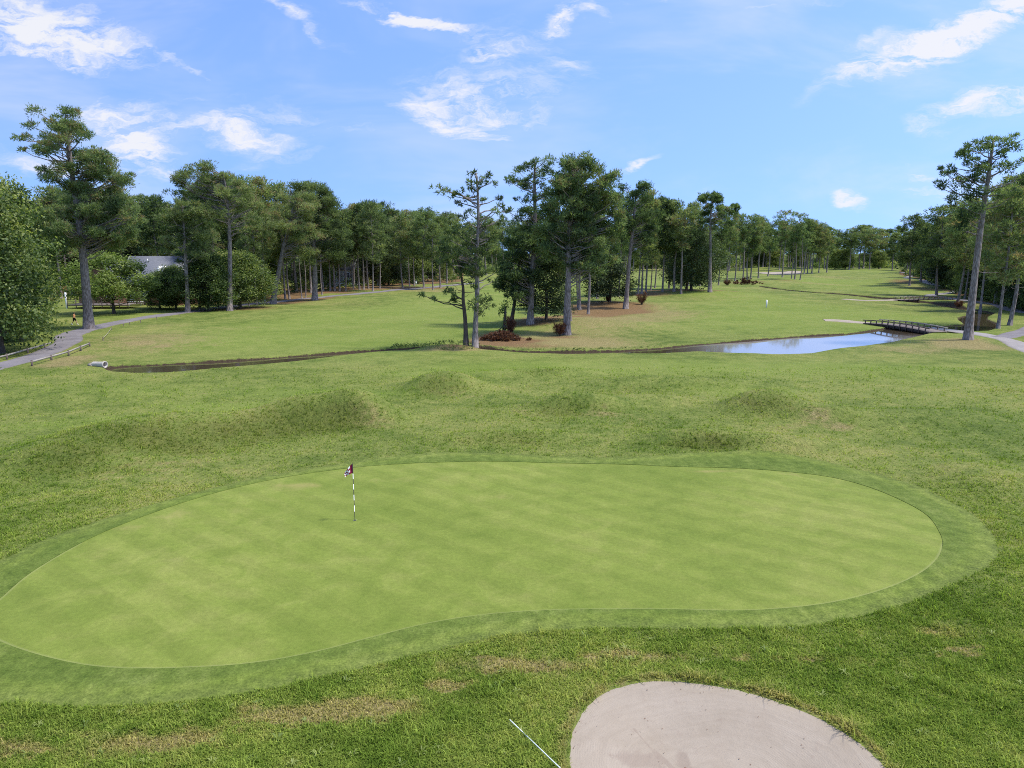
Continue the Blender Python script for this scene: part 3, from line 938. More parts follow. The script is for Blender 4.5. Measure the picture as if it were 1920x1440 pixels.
# ------------------------------------------------------------------ sheets that lie on the ground
def sheet(name, outer, hole, zfun, mat, step=0.5, skirt=0.0, attrs=None):
    outer = np.asarray(outer)
    mn, mx = outer.min(0), outer.max(0)
    gx, gy = np.meshgrid(np.arange(mn[0], mx[0], step), np.arange(mn[1], mx[1], step))
    gx = gx + (np.arange(gx.shape[0]) % 2)[:, None] * step * 0.5
    q = np.stack([gx.ravel(), gy.ravel()], 1)
    d = poly_sdf(q[:, 0], q[:, 1], outer)
    keep = d > step * 0.35
    if hole is not None:
        keep &= poly_sdf(q[:, 0], q[:, 1], hole) < -step * 0.35
    q = q[keep]
    if attrs and 'rim' in attrs and hole is None:
        q = np.concatenate([q[poly_sdf(q[:, 0], q[:, 1], outer) > 0.3], grow(outer, -0.13)])
    allp = [tuple(p) for p in outer]
    ed = [(k, (k + 1) % len(outer)) for k in range(len(outer))]
    if hole is not None:
        b = len(allp)
        allp += [tuple(p) for p in hole]
        ed += [(b + k, b + (k + 1) % len(hole)) for k in range(len(hole))]
    allp += [tuple(p) for p in q]
    vs, es, fs, *_ = delaunay_2d_cdt([Vector(p) for p in allp], ed, [], 0, 1e-5)
    V = np.array([(v.x, v.y) for v in vs])
    Fa = np.array([f for f in fs if len(f) == 3])
    cen = V[Fa].mean(1)
    ok = poly_sdf(cen[:, 0], cen[:, 1], outer) > 0
    if hole is not None:
        ok &= poly_sdf(cen[:, 0], cen[:, 1], hole) < 0
    Fa = Fa[ok]
    A = V[Fa]
    area = (A[:, 1, 0] - A[:, 0, 0]) * (A[:, 2, 1] - A[:, 0, 1]) - (A[:, 2, 0] - A[:, 0, 0]) * (A[:, 1, 1] - A[:, 0, 1])
    Fa[area < 0] = Fa[area < 0][:, ::-1]
    gg = Geo()
    Z = zfun(V[:, 0], V[:, 1])
    gg.add(np.stack([V[:, 0], V[:, 1], Z], 1), Fa)
    if skirt:
        for loop in ([outer] + ([hole] if hole is not None else [])):
            L = np.asarray(loop)
            zt = zfun(L[:, 0], L[:, 1])
            n = len(L)
            k = np.arange(n)
            gg.add(np.concatenate([np.c_[L, zt], np.c_[L, zt - skirt]]), np.stack([k, (k + 1) % n, n + (k + 1) % n, n + k], 1))
    me = gg.mesh(name, True)
    if attrs:
        V2 = np.concatenate(gg.v)
        for nm, fn in attrs.items():
            a = me.attributes.new(nm, 'FLOAT', 'POINT')
            a.data.foreach_set('value', np.asarray(fn(V2[:, 0], V2[:, 1]), np.float32))
    return tag(link(name, me, mat), kind='structure')


GDRY = [blob(*a) for a in [(560, 912, 60, 8, 0.9), (240, 995, 50, 10, 0.8), (1340, 885, 60, 4, 0.9), (1490, 893, 40, 4, 0.8), (60, 1150, 24, 8, 1.6), (860, 1175, 160, 10, 0.5), (1680, 985, 40, 12, 0.5), (760, 900, 120, 10, 0.4), (330, 970, 60, 9, 0.7), (150, 1050, 60, 10, 0.55), (930, 930, 60, 8, 0.45), (1180, 905, 80, 7, 0.4), (1620, 1090, 90, 10, 0.45), (120, 1190, 80, 16, 0.5), (480, 1100, 130, 16, 0.3), (1300, 1090, 140, 14, 0.35)]]
SMUDGES = [blob(*a) for a in [(1200, 1410, 80, 28, 0.75), (1283, 1400, 16, 30, 0.7), (1225, 1340, 12, 5, 0.6), (1310, 1420, 12, 12, 0.5)]]
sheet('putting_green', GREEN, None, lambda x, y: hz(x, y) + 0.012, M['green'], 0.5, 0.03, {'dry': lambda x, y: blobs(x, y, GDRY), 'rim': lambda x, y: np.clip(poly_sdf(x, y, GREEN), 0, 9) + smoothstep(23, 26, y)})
sheet('green_collar', FRINGE, GREEN, lambda x, y: hz(x, y) + 0.008 + 0.022 * smoothstep(0.0, 0.7, poly_sdf(x, y, FRINGE)), M['fringe'], 0.4, 0.06, {'rim': lambda x, y: np.clip(poly_sdf(x, y, FRINGE), 0, 9)})
sheet('bunker_sand', BUNKER, None, lambda x, y: hz(x, y) + bowl(poly_sdf(x, y, BUNKER)) - 0.012, M['sand'], 0.08, 0.0, {'dry': lambda x, y: blobs(x, y, SMUDGES) + 0.8 * np.exp(-(line_d(x, y, [G(1188, 1352), G(1232, 1392), G(1292, 1442)]) / 0.035) ** 2)})

# water surface under the banks


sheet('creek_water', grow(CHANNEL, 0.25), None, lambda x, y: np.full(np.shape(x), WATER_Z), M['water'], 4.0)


def ribbon(name, pts_px, width, mat, off0=0.03, offk=0.0004, width_end=None, n=14):
    L = catmull([P3(*p)[:2] for p in pts_px], n)
    t = np.gradient(L, axis=0)
    t /= np.linalg.norm(t, axis=1)[:, None] + 1e-9
    nr_ = np.stack([-t[:, 1], t[:, 0]], 1)
    k = len(L)
    wd = np.linspace(width, width_end or width, k)
    rr = np.random.RandomState(len(pts_px))
    cols = np.linspace(-1, 1, 9)
    wob = 1 + 0.05 * np.convolve(rr.normal(0, 1, k + 8), np.ones(9) / 3, 'valid')[:k]
    V = L[:, None, :] + nr_[:, None, :] * (cols[None, :, None] * (wd * wob)[:, None, None] / 2)
    x, y = V[..., 0].ravel(), V[..., 1].ravel()
    z = hz(x, y) + off0 + offk * y
    e = np.broadcast_to(np.abs(cols)[None, :], (k, 9)).ravel()
    zz = np.where(e > 0.99, z - 0.08, z)
    ii, jj = np.meshgrid(np.arange(k - 1), np.arange(8), indexing='ij')
    f = np.stack([ii * 9 + jj, (ii + 1) * 9 + jj, (ii + 1) * 9 + jj + 1, ii * 9 + jj + 1], -1).reshape(-1, 4)
    gg = Geo()
    gg.add(np.stack([x, y, zz], 1), f, e)
    return tag(link(name, gg.mesh(name, True, 'edge'), mat), kind='structure')


ribbon('cart_path', [(-120, 712), (-20, 690), (55, 672), (105, 652), (128, 640), (128, 630), (150, 621), (190, 611), (230, 603), (270, 596), (320, 589), (370, 582.5), (430, 575), (500, 567.5), (560, 561.5), (610, 557),
                     (660, 552.5), (710, 547.5), (745, 543.5), (790, 540.5), (850, 535), (900, 530)], 3.1, M['path'])
ribbon('cart_path', [(1960, 668), (1920, 652), (1885, 637), (1850, 629), (1800, 622), (1750, 616.5), (1738, 615)], 2.6, M['path2'])
ribbon('cart_path', [(1868, 634), (1895, 629), (1925, 620), (1960, 604), (1975, 592), (1950, 590), (1915, 585), (1880, 576), (1850, 569.5), (1815, 564), (1790, 561.5)], 2.5, M['path'])
ribbon('cart_path', [(1800, 562), (1745, 554.5), (1765, 551.5), (1795, 546), (1793, 541), (1765, 536), (1735, 530), (1715, 526), (1700, 521), (1712, 517), (1705, 513.5), (1690, 511)], 2.6, M['path2'])
ribbon('worn_ground', [(1545, 600.5), (1575, 601.5), (1600, 604), (1630, 606.5)], 3.6, M['worn'], 0.02, 0.0003, 2.6)
ribbon('worn_ground', [(1582, 561), (1610, 563), (1640, 563.5), (1680, 562)], 2.0, M['worn'], 0.02, 0.0003, 2.2)


def far_bunker(pts):
    P_ = catmull([P3(*p)[:2] for p in pts], 4, True)
    sheet('bunker_sand', P_, None, lambda x, y: hz(x, y) + 0.14, M['white'] if False else M['worn'], 1.5, 0.1, {'edge': lambda x, y: np.zeros(np.shape(x))})


far_bunker([(1418, 511.5), (1450, 510.6), (1470, 510.0), (1485, 508.4), (1500, 509), (1502, 513), (1480, 515), (1450, 515), (1430, 513.5)])
far_bunker([(1362, 499.8), (1380, 499.2), (1384, 501), (1366, 501.6)])


# ------------------------------------------------------------------ trees
def puff_foliage(g, rng, puffs, L, W, per, up=0.45, leafy=False, tvar=0.16):
    """small leaf-sized faces on the skin and inside of every clump; puffs rows: x y z rx ry rz tint"""
    for (x, y, z, rx, ry, rz, tint) in puffs:
        n = max(60 if (not leafy and per > 200) else 12, int(per * (rx * ry + rx * rz + ry * rz) / 3 * rng.uniform(0.8, 1.2)))
        m_ = max(5, n // (9 if not leafy else 14))
        sd = rng.normal(0, 1, (m_, 3)) + np.array([0, 0, 0.15])
        sd /= np.linalg.norm(sd, axis=1)[:, None] + 1e-9
        ph = rng.uniform(0, 6.28, 4)
        lump = 1 + 0.25 * np.sin(3 * sd[:, 0] + ph[0]) * np.sin(3 * sd[:, 1] + ph[1]) + 0.18 * np.sin(5 * sd[:, 2] + ph[2]) * np.sin(6 * sd[:, 0] + ph[3])
        R3 = np.array([rx, ry, rz])
        sc_ = sd * ((rng.uniform(0.06, 1.0, m_) ** 0.42) * lump)[:, None] * R3
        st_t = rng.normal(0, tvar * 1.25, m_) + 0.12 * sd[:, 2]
        wh = rng.randint(0, m_, n)
        rs = 0.15 if not leafy else 0.22
        o_ = rng.normal(0, 1, (n, 3)) * (R3 * 0.5 + rx * 0.5) * rs
        p = np.array([x, y, z]) + sc_[wh] + o_
        d = sd[wh] * 0.6 + o_ / (np.linalg.norm(o_, axis=1)[:, None] + 1e-9) * 0.8
        d /= np.linalg.norm(d, axis=1)[:, None] + 1e-9
        tsub = st_t[wh]
        if leafy:
            nv = d * 0.7 + np.array([0, 0, up]) + rng.normal(0, 0.6, (n, 3))
        else:
            nv = d * 0.9 + np.array([0, 0, up]) + rng.normal(0, 0.45, (n, 3))
        nv /= np.linalg.norm(nv, axis=1)[:, None] + 1e-9
        a = np.cross(nv, rng.normal(0, 1, (n, 3)))
        a /= np.linalg.norm(a, axis=1)[:, None] + 1e-9
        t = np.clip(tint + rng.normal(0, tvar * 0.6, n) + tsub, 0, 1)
        l = L * rng.uniform(0.7, 1.35, n)[:, None]
        wd = W * rng.uniform(0.7, 1.3, n)[:, None]
        k = np.arange(n)
        if leafy:
            b = np.cross(nv, a)
            v = np.stack([p - a * l / 2, p + b * wd / 2, p + a * l / 2, p - b * wd / 2], 1).reshape(-1, 3)
            g.add(v, np.stack([4 * k, 4 * k + 1, 4 * k + 2, 4 * k + 3], 1), np.repeat(t, 4))
        else:
            # a needle brush: two narrow blades crossing
            b = np.cross(nv, a)
            v = np.stack([p - a * wd / 2, p + a * wd / 2, p + nv * l + b * l * 0.15, p - b * wd / 2 + nv * l * 0.1, p + b * wd / 2 + nv * l * 0.1, p + nv * l * 0.8 + a * l * 0.35], 1).reshape(-1, 3)
            f = np.concatenate([np.stack([6 * k, 6 * k + 1, 6 * k + 2], 1), np.stack([6 * k + 3, 6 * k + 4, 6 * k + 5], 1)])
            g.add(v, f, np.repeat(t, 6))


def spine(path, H, n=14):
    """path: (height fraction, dx, dy) -> points up the trunk"""
    P = catmull([(dx, dy, t * H) for t, dx, dy in path], max(2, n // max(1, len(path) - 1)))
    return P


def at_h(sp_, z):
    return np.array([np.interp(z, sp_[:, 2], sp_[:, k]) for k in range(3)])


def limb(g, rng, a, b, r, sag=0.12, sides=5, n=5):
    a, b = np.array(a, float), np.array(b, float)
    L = np.linalg.norm(b - a)
    t = np.linspace(0, 1, n)[:, None]
    P = a + (b - a) * t
    P[:, 2] += (np.sin(t[:, 0] * np.pi) * -sag * L)
    P[1:-1] += rng.normal(0, 0.03 * L, (n - 2, 3))
    g.tube(P, np.linspace(r, r * 0.3, n), sides, 0.5, False)


def trunk_geo(rng, sp_, r0, rtop=0.25, flare=1.35, sides=9):
    g = Geo()
    t = np.linspace(0, 1, len(sp_))
    rad = r0 * (1 - (1 - rtop) * t ** 0.9) * (1 + (flare - 1) * np.exp(-t * 28))
    P = sp_.copy()
    P[0, 2] -= 0.35
    g.tube(P, rad, sides, 0.5, True, 0.035, rng)
    return g


def pine_puffs(rng, sp_, H, base, width, n, pr, shape='round', gaps=0.0):
    """clump centres for a loblolly-like crown"""
    out = []
    ga = rng.uniform(0, 6.28)
    for k in range(n):
        u = (k + rng.uniform(0, 1)) / n
        t = base + (1 - base) * u
        if shape == 'round':
            prof = math.sin(math.pi * min(1, 0.12 + 0.86 * u)) ** 0.7
        elif shape == 'flat':
            prof = 0.35 + 0.65 * u ** 0.8 if u < 0.85 else 0.8
        elif shape == 'cone':
            prof = 1.05 - 0.85 * u
        else:
            prof = 0.7
        if rng.uniform() < gaps:
            continue
        ga += 2.4 + rng.normal(0, 0.4)
        rad = width / 2 * prof * math.sqrt(rng.uniform(0.08, 1.0))
        c = at_h(sp_, t * H)
        r = pr * rng.uniform(0.5, 1.25)
        out.append((c[0] + math.cos(ga) * rad, c[1] + math.sin(ga) * rad, min(t * H + rng.normal(0, 0.3), H - r * 0.3), r * rng.uniform(0.9, 1.3), r * rng.uniform(0.9, 1.3), r * rng.uniform(0.5, 0.75), rng.uniform(0.22, 0.72)))
    return out


def build_tree(name, seed, H, r0, path, puffs, mats, L=0.5, W=0.12, per=120, leafy=False, snags=6, snag_to=0.3, limb_r=0.07, up=0.45, hang=0.25):
    """returns trunk mesh, crown mesh"""
    rng = np.random.RandomState(seed)
    sp_ = spine(path, H)
    tg = trunk_geo(rng, sp_, r0)
    for p in puffs:
        c = np.array(p[:3])
        rad = np.linalg.norm(c[:2] - at_h(sp_, c[2])[:2])
        z0 = max(c[2] - rad * rng.uniform(0.1, 0.55) - 0.3, H * 0.12)
        if rad > 0.5:
            limb(tg, rng, at_h(sp_, z0), c, limb_r * (0.6 + rad * 0.13), 0.06 if leafy else rng.uniform(-0.05, 0.12))
    for k in range(snags):       # short dead branches below the crown
        z = H * rng.uniform(snag_to, 0.72)
        a = rng.uniform(0, 6.28)
        q = at_h(sp_, z)
        l = rng.uniform(0.8, 2.6)
        limb(tg, rng, q, q + np.array([math.cos(a) * l, math.sin(a) * l, l * rng.uniform(-0.15, 0.5)]), limb_r * 0.5, 0.05, 4, 4)
    cg = Geo()
    puff_foliage(cg, rng, puffs, L, W, per, up, leafy)
    tm = tg.mesh(name + '_trunk', True)
    cm = cg.mesh(name + '_crown', False, 'tint')
    tm.materials.append(M[mats[0]])
    cm.materials.append(M[mats[1]])
    return tm, cm


def plant(name, meshes, loc, rz, sc, label, cat='tree', group=None, tilt=(0, 0)):
    r = empty(name, loc, rz, label, cat, group)
    r.scale = sc
    r.rotation_euler = (tilt[0], tilt[1], rz)
    link('trunk', meshes[0], None, r)
    link('crown', meshes[1], None, r)
    return r


# --- prototypes: unit height 20 m
PROTO = {}


def proto_pine(key, seed, base, width, n, pr, shape, mat='needle', bend=0.3, gaps=0.1, per=105, r0=0.24, snags=7):
    rng = np.random.RandomState(seed)
    path = [(0, 0, 0), (0.3, rng.normal(0, bend * 0.5), rng.normal(0, bend * 0.5)), (0.65, rng.normal(0, bend), rng.normal(0, bend)), (1, rng.normal(0, bend * 1.5), rng.normal(0, bend * 1.5))]
    sp_ = spine(path, 20.0)
    pf = pine_puffs(rng, sp_, 20.0, base, width, n, pr, shape, gaps)
    PROTO[key] = build_tree('pine', seed, 20.0, r0, path, pf, ('bark', mat), 0.55, 0.13, per, False, snags, max(0.15, base - 0.3))


for k, (base, width, n, pr, shape, mat) in enumerate([
    (0.42, 7.0, 46, 1.25, 'round', 'needle'), (0.36, 7.6, 52, 1.3, 'round', 'needle2'), (0.50, 6.6, 38, 1.2, 'flat', 'needle'), (0.46, 6.2, 42, 1.2, 'round', 'needle2'),
    (0.58, 6.8, 32, 1.15, 'flat', 'needle'), (0.55, 5.6, 30, 1.1, 'flat', 'needle2'), (0.62, 5.2, 26, 1.05, 'round', 'needle'), (0.40, 6.4, 44, 1.2, 'cone', 'needle'),
]):
    proto_pine('p%d' % k, 100 + k, base, width, n, pr, shape, mat)


def proto_broad(key, seed, H, width, base, n, pr, mats, r0=0.22, per=60, L=0.30, W=0.20, droop=0.0):
    rng = np.random.RandomState(seed)
    path = [(0, 0, 0), (0.35, rng.normal(0, .15), rng.normal(0, .15)), (0.7, rng.normal(0, .3), rng.normal(0, .3)), (1, rng.normal(0, .3), rng.normal(0, .3))]
    sp_ = spine(path, H)
    out = []
    ga = 0
    for k in range(n):
        u = (k + rng.uniform(0, 1)) / n
        t = base + (0.97 - base) * u
        prof = math.sqrt(max(0.05, 1 - (2 * (u * 0.9 + 0.06) - 0.9) ** 2))
        ga += 2.4 + rng.normal(0, 0.5)
        rad = width / 2 * prof * math.sqrt(rng.uniform(0.1, 1)) * 0.92
        c = at_h(sp_, t * H)
        r = pr * rng.uniform(0.75, 1.3)
        z = t * H - droop * rad
        out.append((c[0] + math.cos(ga) * rad, c[1] + math.sin(ga) * rad, max(z, r * 0.5), r * 1.1, r * 1.1, r * 0.8, rng.uniform(0.2, 0.7)))
    PROTO[key] = build_tree('broadleaf', seed, H, r0, path, out, mats, L, W, per, True, 0, 0.3, 0.06)


proto_broad('b0', 201, 14, 11, 0.10, 60, 1.7, ('barkdark', 'leaf'), 0.28, 140)
proto_broad('b1', 202, 14, 10, 0.12, 54, 1.7, ('barkdark', 'leaf'), 0.28, 140)
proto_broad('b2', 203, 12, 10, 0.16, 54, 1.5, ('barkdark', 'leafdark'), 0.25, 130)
proto_broad('w0', 204, 10, 12, 0.34, 64, 1.35, ('barkdark', 'willow'), 0.22, 120, 0.42, 0.14, 0.14)

RN = random.Random(11)


def depth_of(px, py):
    return P3(px, py)


def tree_px(key, bx, by, top, width, label, name='pine_tree', lean=0.0, cat='pine tree', group=None, rz=None, hdep=1.0, base_w=None):
    """a copy of a prototype standing on the ground point under (bx, by), its top at photo row `top`, its crown `width` px wide"""
    x, y, z = P3(bx, by)
    H = z_on_ray(bx, top, y) - z
    me = PROTO[key]
    h0 = 20.0 if key[0] == 'p' else {'b0': 14, 'b1': 14, 'b2': 12, 'w0': 10}[key]
    w0 = {'p0': 7.0, 'p1': 7.6, 'p2': 6.6, 'p3': 6.2, 'p4': 6.8, 'p5': 5.6, 'p6': 5.2, 'p7': 6.4, 'b0': 9.4, 'b1': 8.6, 'b2': 8.6, 'w0': 9.0}[key] + 1.0
    wm = width / ppm(y)
    s = wm / w0
    s = min(max(s, 0.55 * H / h0), 1.7 * H / h0)
    return plant(name, me, (x, y, z), RN.uniform(0, 6.28) if rz is None else rz, (s, s, H / h0), label, cat, group, (0, lean))


def hero(name, seed, bx, by, trunk_px, puffs_px, r_px, label, mats=('bark', 'needle'), L=0.36, W=0.085, per=150, spread=1.0, cat='pine tree', leafy=False, snags=5, snag_to=0.35, flat=0.62, limb_r=0.075, rk=1.0, tint=(0.15, 0.75)):
    """a tree with its own trunk line and clump layout; clumps get real depth round the trunk"""
    rng = np.random.RandomState(seed)
    x, y, z = P3(bx, by)
    k = ppm(y)
    pts = []
    H = z_on_ray(trunk_px[-1][0], trunk_px[-1][1], y) - z
    path = [(0.0, 0.0, 0.0)]
    dy = 0.0
    for (px, py_) in trunk_px:
        zz = z_on_ray(px, py_, y) - z
        dy += rng.normal(0, 0.12)
        path.append((zz / H, x_on_ray(px, py_, y) - x, dy))
    sp_ = spine(path, H, 18)
    allz = [z_on_ray(a[0], a[1], y) - z for a in puffs_px]
    half = max(abs(x_on_ray(a[0], a[1], y) - x - at_h(sp_, zz)[0]) for a, zz in zip(puffs_px, allz)) + 0.5
    puffs = []
    for a, zz in zip(puffs_px, allz):
        xx = x_on_ray(a[0], a[1], y) - x
        r = a[2] / k * rk * 0.86
        if rng.uniform() < 0.08:
            continue
        c = at_h(sp_, zz)
        room = math.sqrt(max(0.4, (half * 0.85) ** 2 - (xx - c[0]) ** 2)) * spread
        yy = c[1] + rng.uniform(-0.8, 0.8) * room
        sx = a[3] if len(a) > 3 else 1.15
        puffs.append((xx, yy, zz, r * sx, r * 1.15, r * flat, rng.uniform(*tint)))
        if r > 0.9:
            for q in range(2):
                an = rng.uniform(0, 6.28)
                puffs.append((xx + math.cos(an) * r * 0.5, yy + math.sin(an) * r * 1.3, zz + rng.normal(0, 0.25) * r, r * 0.75, r * 0.75, r * flat * 0.75, rng.uniform(*tint)))
    me = build_tree(name, seed, H, r_px / k, path, puffs, mats, L, W, per * 2.1, leafy, snags, snag_to, limb_r)
    return plant(name, me, (x, y, z), 0.0, (1, 1, 1), label, cat)


def fill(seed, rows_, r, jitter=6):
    """clump centres scattered in photo rows: (py, px0, px1, n)"""
    rng = np.random.RandomState(seed)
    out = []
    for (py_, a, b, n) in rows_:
        for k in range(n):
            px = a + (b - a) * (k + rng.uniform(0.1, 0.9)) / n
            out.append((px, py_ + rng.normal(0, jitter), r * rng.uniform(0.65, 1.3)))
    return out


# --- the trees that stand out
hero('pine_tree', 1, 167, 617, [(160, 540), (153, 460), (146, 400), (136, 330), (128, 270), (124, 222)],
     fill(1, [(222, 88, 150, 4), (238, 75, 172, 5), (252, 60, 190, 6), (268, 44, 205, 7), (284, 70, 212, 6), (300, 105, 216, 5), (318, 130, 222, 5), (335, 95, 232, 6), (352, 140, 246, 5), (372, 100, 250, 7), (392, 92, 262, 8),
              (410, 100, 262, 8), (428, 104, 250, 7), (444, 120, 236, 5), (458, 130, 220, 3)], 15, 5) + [(44, 262, 9, 1.4), (50, 283, 8, 1.5), (95, 322, 8, 1.5), (246, 330, 9), (240, 400, 12)],
     8.6, 'tallest pine by the winding grey path, with a thick bare trunk', per=165, spread=0.8)

hero('pine_tree', 2, 891, 650, [(892, 600), (895, 540), (894, 480), (897, 420), (896, 360), (893, 325)],
     [(888, 325, 8), (905, 335, 9), (915, 330, 7), (880, 340, 7), (922, 348, 9), (930, 360, 8), (895, 350, 8), (885, 358, 8), (862, 362, 9), (876, 372, 9), (848, 368, 9), (835, 360, 9, 1.4), (822, 352, 8, 1.3), (858, 380, 8),
      (905, 375, 7), (935, 372, 6), (940, 385, 6), (890, 390, 7), (930, 400, 8), (945, 410, 8), (938, 420, 7), (955, 395, 6), (880, 400, 9), (868, 408, 11), (905, 410, 9), (890, 420, 10), (915, 425, 9)]
     + fill(22, [(440, 830, 925, 6), (455, 822, 930, 7), (470, 820, 925, 7), (485, 830, 930, 7), (500, 842, 935, 6), (516, 850, 930, 5), (532, 868, 925, 3), (560, 886, 916, 2), (577, 880, 922, 2)], 12, 6),
     5.6, 'thin-crowned pine at the creek edge with bare upper limbs, taller of the close pair', per=115, spread=0.75, rk=1.12, snags=16, snag_to=0.45, limb_r=0.09, mats=('bark', 'needle2'))

hero('pine_tree', 3, 874, 650, [(872, 600), (868, 560), (868, 540), (862, 505), (856, 480)],
     [(800, 556, 8, 1.6), (790, 552, 6), (812, 561, 6), (846, 548, 9), (852, 558, 7), (838, 545, 7), (862, 470, 10), (848, 482, 10), (880, 487, 9), (836, 470, 10), (870, 500, 8), (845, 500, 9), (830, 490, 8), (888, 520, 7), (850, 565, 6)],
     4.6, 'bent slim pine at the creek edge with one low limb reaching over the fairway', per=110, spread=0.5, snags=9, snag_to=0.5, mats=('barkdark', 'needle2'))

hero('pine_tree', 4, 994, 608, [(996, 560), (999, 500), (1003, 440), (1003, 380), (1002, 340), (1003, 305)],
     fill(4, [(306, 985, 1028, 4), (318, 968, 1040, 6), (330, 955, 1044, 7), (342, 958, 1046, 7), (356, 985, 1046, 5), (372, 985, 1045, 4)], 10, 4) + [(952, 338, 7, 1.5), (970, 372, 6), (962, 382, 7), (985, 378, 6), (978, 392, 6), (950, 396, 6)]
     + fill(41, [(400, 975, 1040, 5), (420, 962, 1045, 6), (440, 950, 1050, 7), (460, 945, 1045, 7), (478, 940, 1040, 7), (496, 945, 1030, 6), (514, 940, 1020, 5), (530, 935, 985, 4), (545, 938, 975, 3)], 14, 6),
     6.4, 'tall pine in the middle clump with a dark rounded top above a bare gap', per=150, spread=0.85)

hero('pine_tree', 5, 1063, 628, [(1063, 580), (1066, 520), (1066, 460), (1072, 400), (1078, 345), (1082, 308)],
     fill(5, [(308, 1062, 1105, 4), (320, 1058, 1132, 6), (334, 1050, 1145, 8), (350, 1040, 1150, 9), (366, 1030, 1152, 10), (384, 1020, 1155, 10), (402, 1012, 1158, 11), (420, 1005, 1160, 11), (438, 1004, 1160, 11), (455, 1012, 1155, 10), (470, 1020, 1150, 9), (486, 1040, 1150, 7), (500, 1070, 1150, 5)], 15, 5) + [(1062, 310, 6), (1050, 325, 6), (1045, 345, 7), (1148, 330, 8)],
     7.2, 'broadest pine of the middle clump, dead red bush at its foot', per=165, spread=0.8)

hero('pine_tree', 6, 1815, 637, [(1820, 580), (1829, 510), (1838, 440), (1845, 380), (1850, 330), (1856, 290), (1862, 262)],
     [(1862, 262, 9), (1880, 258, 7), (1893, 256, 6), (1898, 264, 6), (1848, 265, 8), (1838, 268, 7), (1870, 272, 11), (1885, 280, 9), (1850, 278, 11), (1803, 278, 8), (1815, 285, 10), (1800, 292, 10), (1828, 284, 9), (1836, 300, 9), (1812, 303, 9),
      (1860, 292, 9), (1892, 287, 7), (1764, 318, 6), (1770, 326, 7), (1782, 325, 6), (1795, 323, 6), (1800, 312, 8), (1768, 345, 8, 1.5), (1760, 353, 6, 1.4), (1815, 322, 11), (1832, 315, 11), (1848, 312, 12), (1865, 318, 12), (1882, 312, 9), (1900, 306, 9, 1.4), (1915, 302, 9, 1.4), (1925, 312, 8),
      (1840, 332, 11), (1822, 340, 10), (1802, 338, 10), (1860, 335, 10), (1880, 330, 10), (1892, 340, 11), (1905, 345, 10), (1800, 355, 11), (1785, 362, 9), (1776, 372, 8), (1812, 368, 11), (1795, 380, 10), (1780, 384, 7), (1825, 360, 9), (1870, 352, 11), (1885, 365, 11), (1830, 385, 12), (1810, 392, 12), (1860, 372, 9), (1845, 400, 11), (1825, 412, 12), (1805, 410, 12), (1790, 402, 9), (1850, 425, 10), (1815, 430, 11), (1795, 428, 10)],
     7.4, 'tall leaning pine beside the cart path junction near the timber bridge', per=150, spread=0.7, snags=7, rk=1.3)

hero('pine_tree', 7, 512, 570, [(516, 540), (524, 500), (533, 455), (541, 425), (548, 395), (556, 372)],
     fill(7, [(372, 530, 580, 4), (388, 515, 590, 6), (402, 505, 590, 6), (416, 505, 580, 5), (432, 520, 590, 4), (452, 545, 600, 3), (470, 555, 600, 3)], 13, 5),
     5.2, 'pine with a slanting pale trunk leaning over the pine straw edge', per=130, mats=('bark', 'needle2'), snags=8)

hero('pine_tree', 8, 430, 583, [(431, 520), (430, 450), (428, 400), (424, 350), (420, 325)],
     fill(8, [(322, 345, 400, 5), (332, 325, 430, 8), (345, 322, 455, 9), (358, 335, 478, 9), (372, 380, 492, 7), (388, 390, 470, 6), (404, 400, 470, 5), (420, 405, 480, 5)], 12, 5),
     5.0, 'tall pine with a wide ragged crown rising behind the dark bushes', per=130, spread=0.7, mats=('bark', 'needle2'))
hero('pine_tree', 9, 352, 586, [(351, 540), (349, 500), (347, 455), (345, 415), (343, 385)],
     fill(9, [(385, 320, 370, 4), (400, 305, 385, 6), (416, 300, 392, 6), (434, 300, 390, 6), (452, 305, 385, 5), (470, 310, 380, 4), (490, 320, 395, 4)], 13, 6),
     4.4, 'slender pale-trunked pine at the path edge beside the house roof', per=105, spread=0.6, mats=('bark', 'needle2'), snags=12)
hero('pine_tree', 10, 590, 563, [(590, 520), (589, 470), (588, 420), (586, 380), (585, 352)],
     fill(10, [(352, 560, 610, 5), (366, 555, 620, 6), (382, 550, 625, 7), (400, 545, 630, 7), (420, 550, 640, 7), (440, 550, 650, 7), (460, 560, 660, 6), (478, 575, 660, 5)], 14, 5) + [(568, 348, 5), (552, 362, 5)],
     5.2, 'straight pine on a red straw mound by the bend of the cart path', per=135, spread=0.8, mats=('bark', 'needle2'))
hero('pine_tree', 12, 1173, 579, [(1177, 530), (1181, 480), (1187, 430), (1189, 400), (1192, 365)],
     fill(12, [(354, 1170, 1210, 4), (368, 1160, 1222, 6), (384, 1158, 1228, 7), (400, 1156, 1232, 7), (418, 1160, 1236, 7), (436, 1168, 1236, 6), (454, 1185, 1236, 4)], 11, 5),
     4.6, 'leaning pine on bare brown ground beside a red dead bush', per=130, spread=0.8)
hero('pine_tree', 13, 1331, 548, [(1331, 510), (1332, 470), (1332, 430), (1333, 400), (1336, 375)],
     fill(13, [(368, 1318, 1352, 4), (374, 1316, 1358, 5), (390, 1328, 1385, 5), (402, 1312, 1380, 5), (416, 1308, 1368, 5), (432, 1318, 1365, 4)], 7.5, 2.5) + [(1378, 388, 5, 1.5), (1380, 396, 5, 1.5)],
     3.6, 'pine with a flat tiered top standing at the end of the straw bed', per=150, spread=0.7, L=0.5, W=0.13)
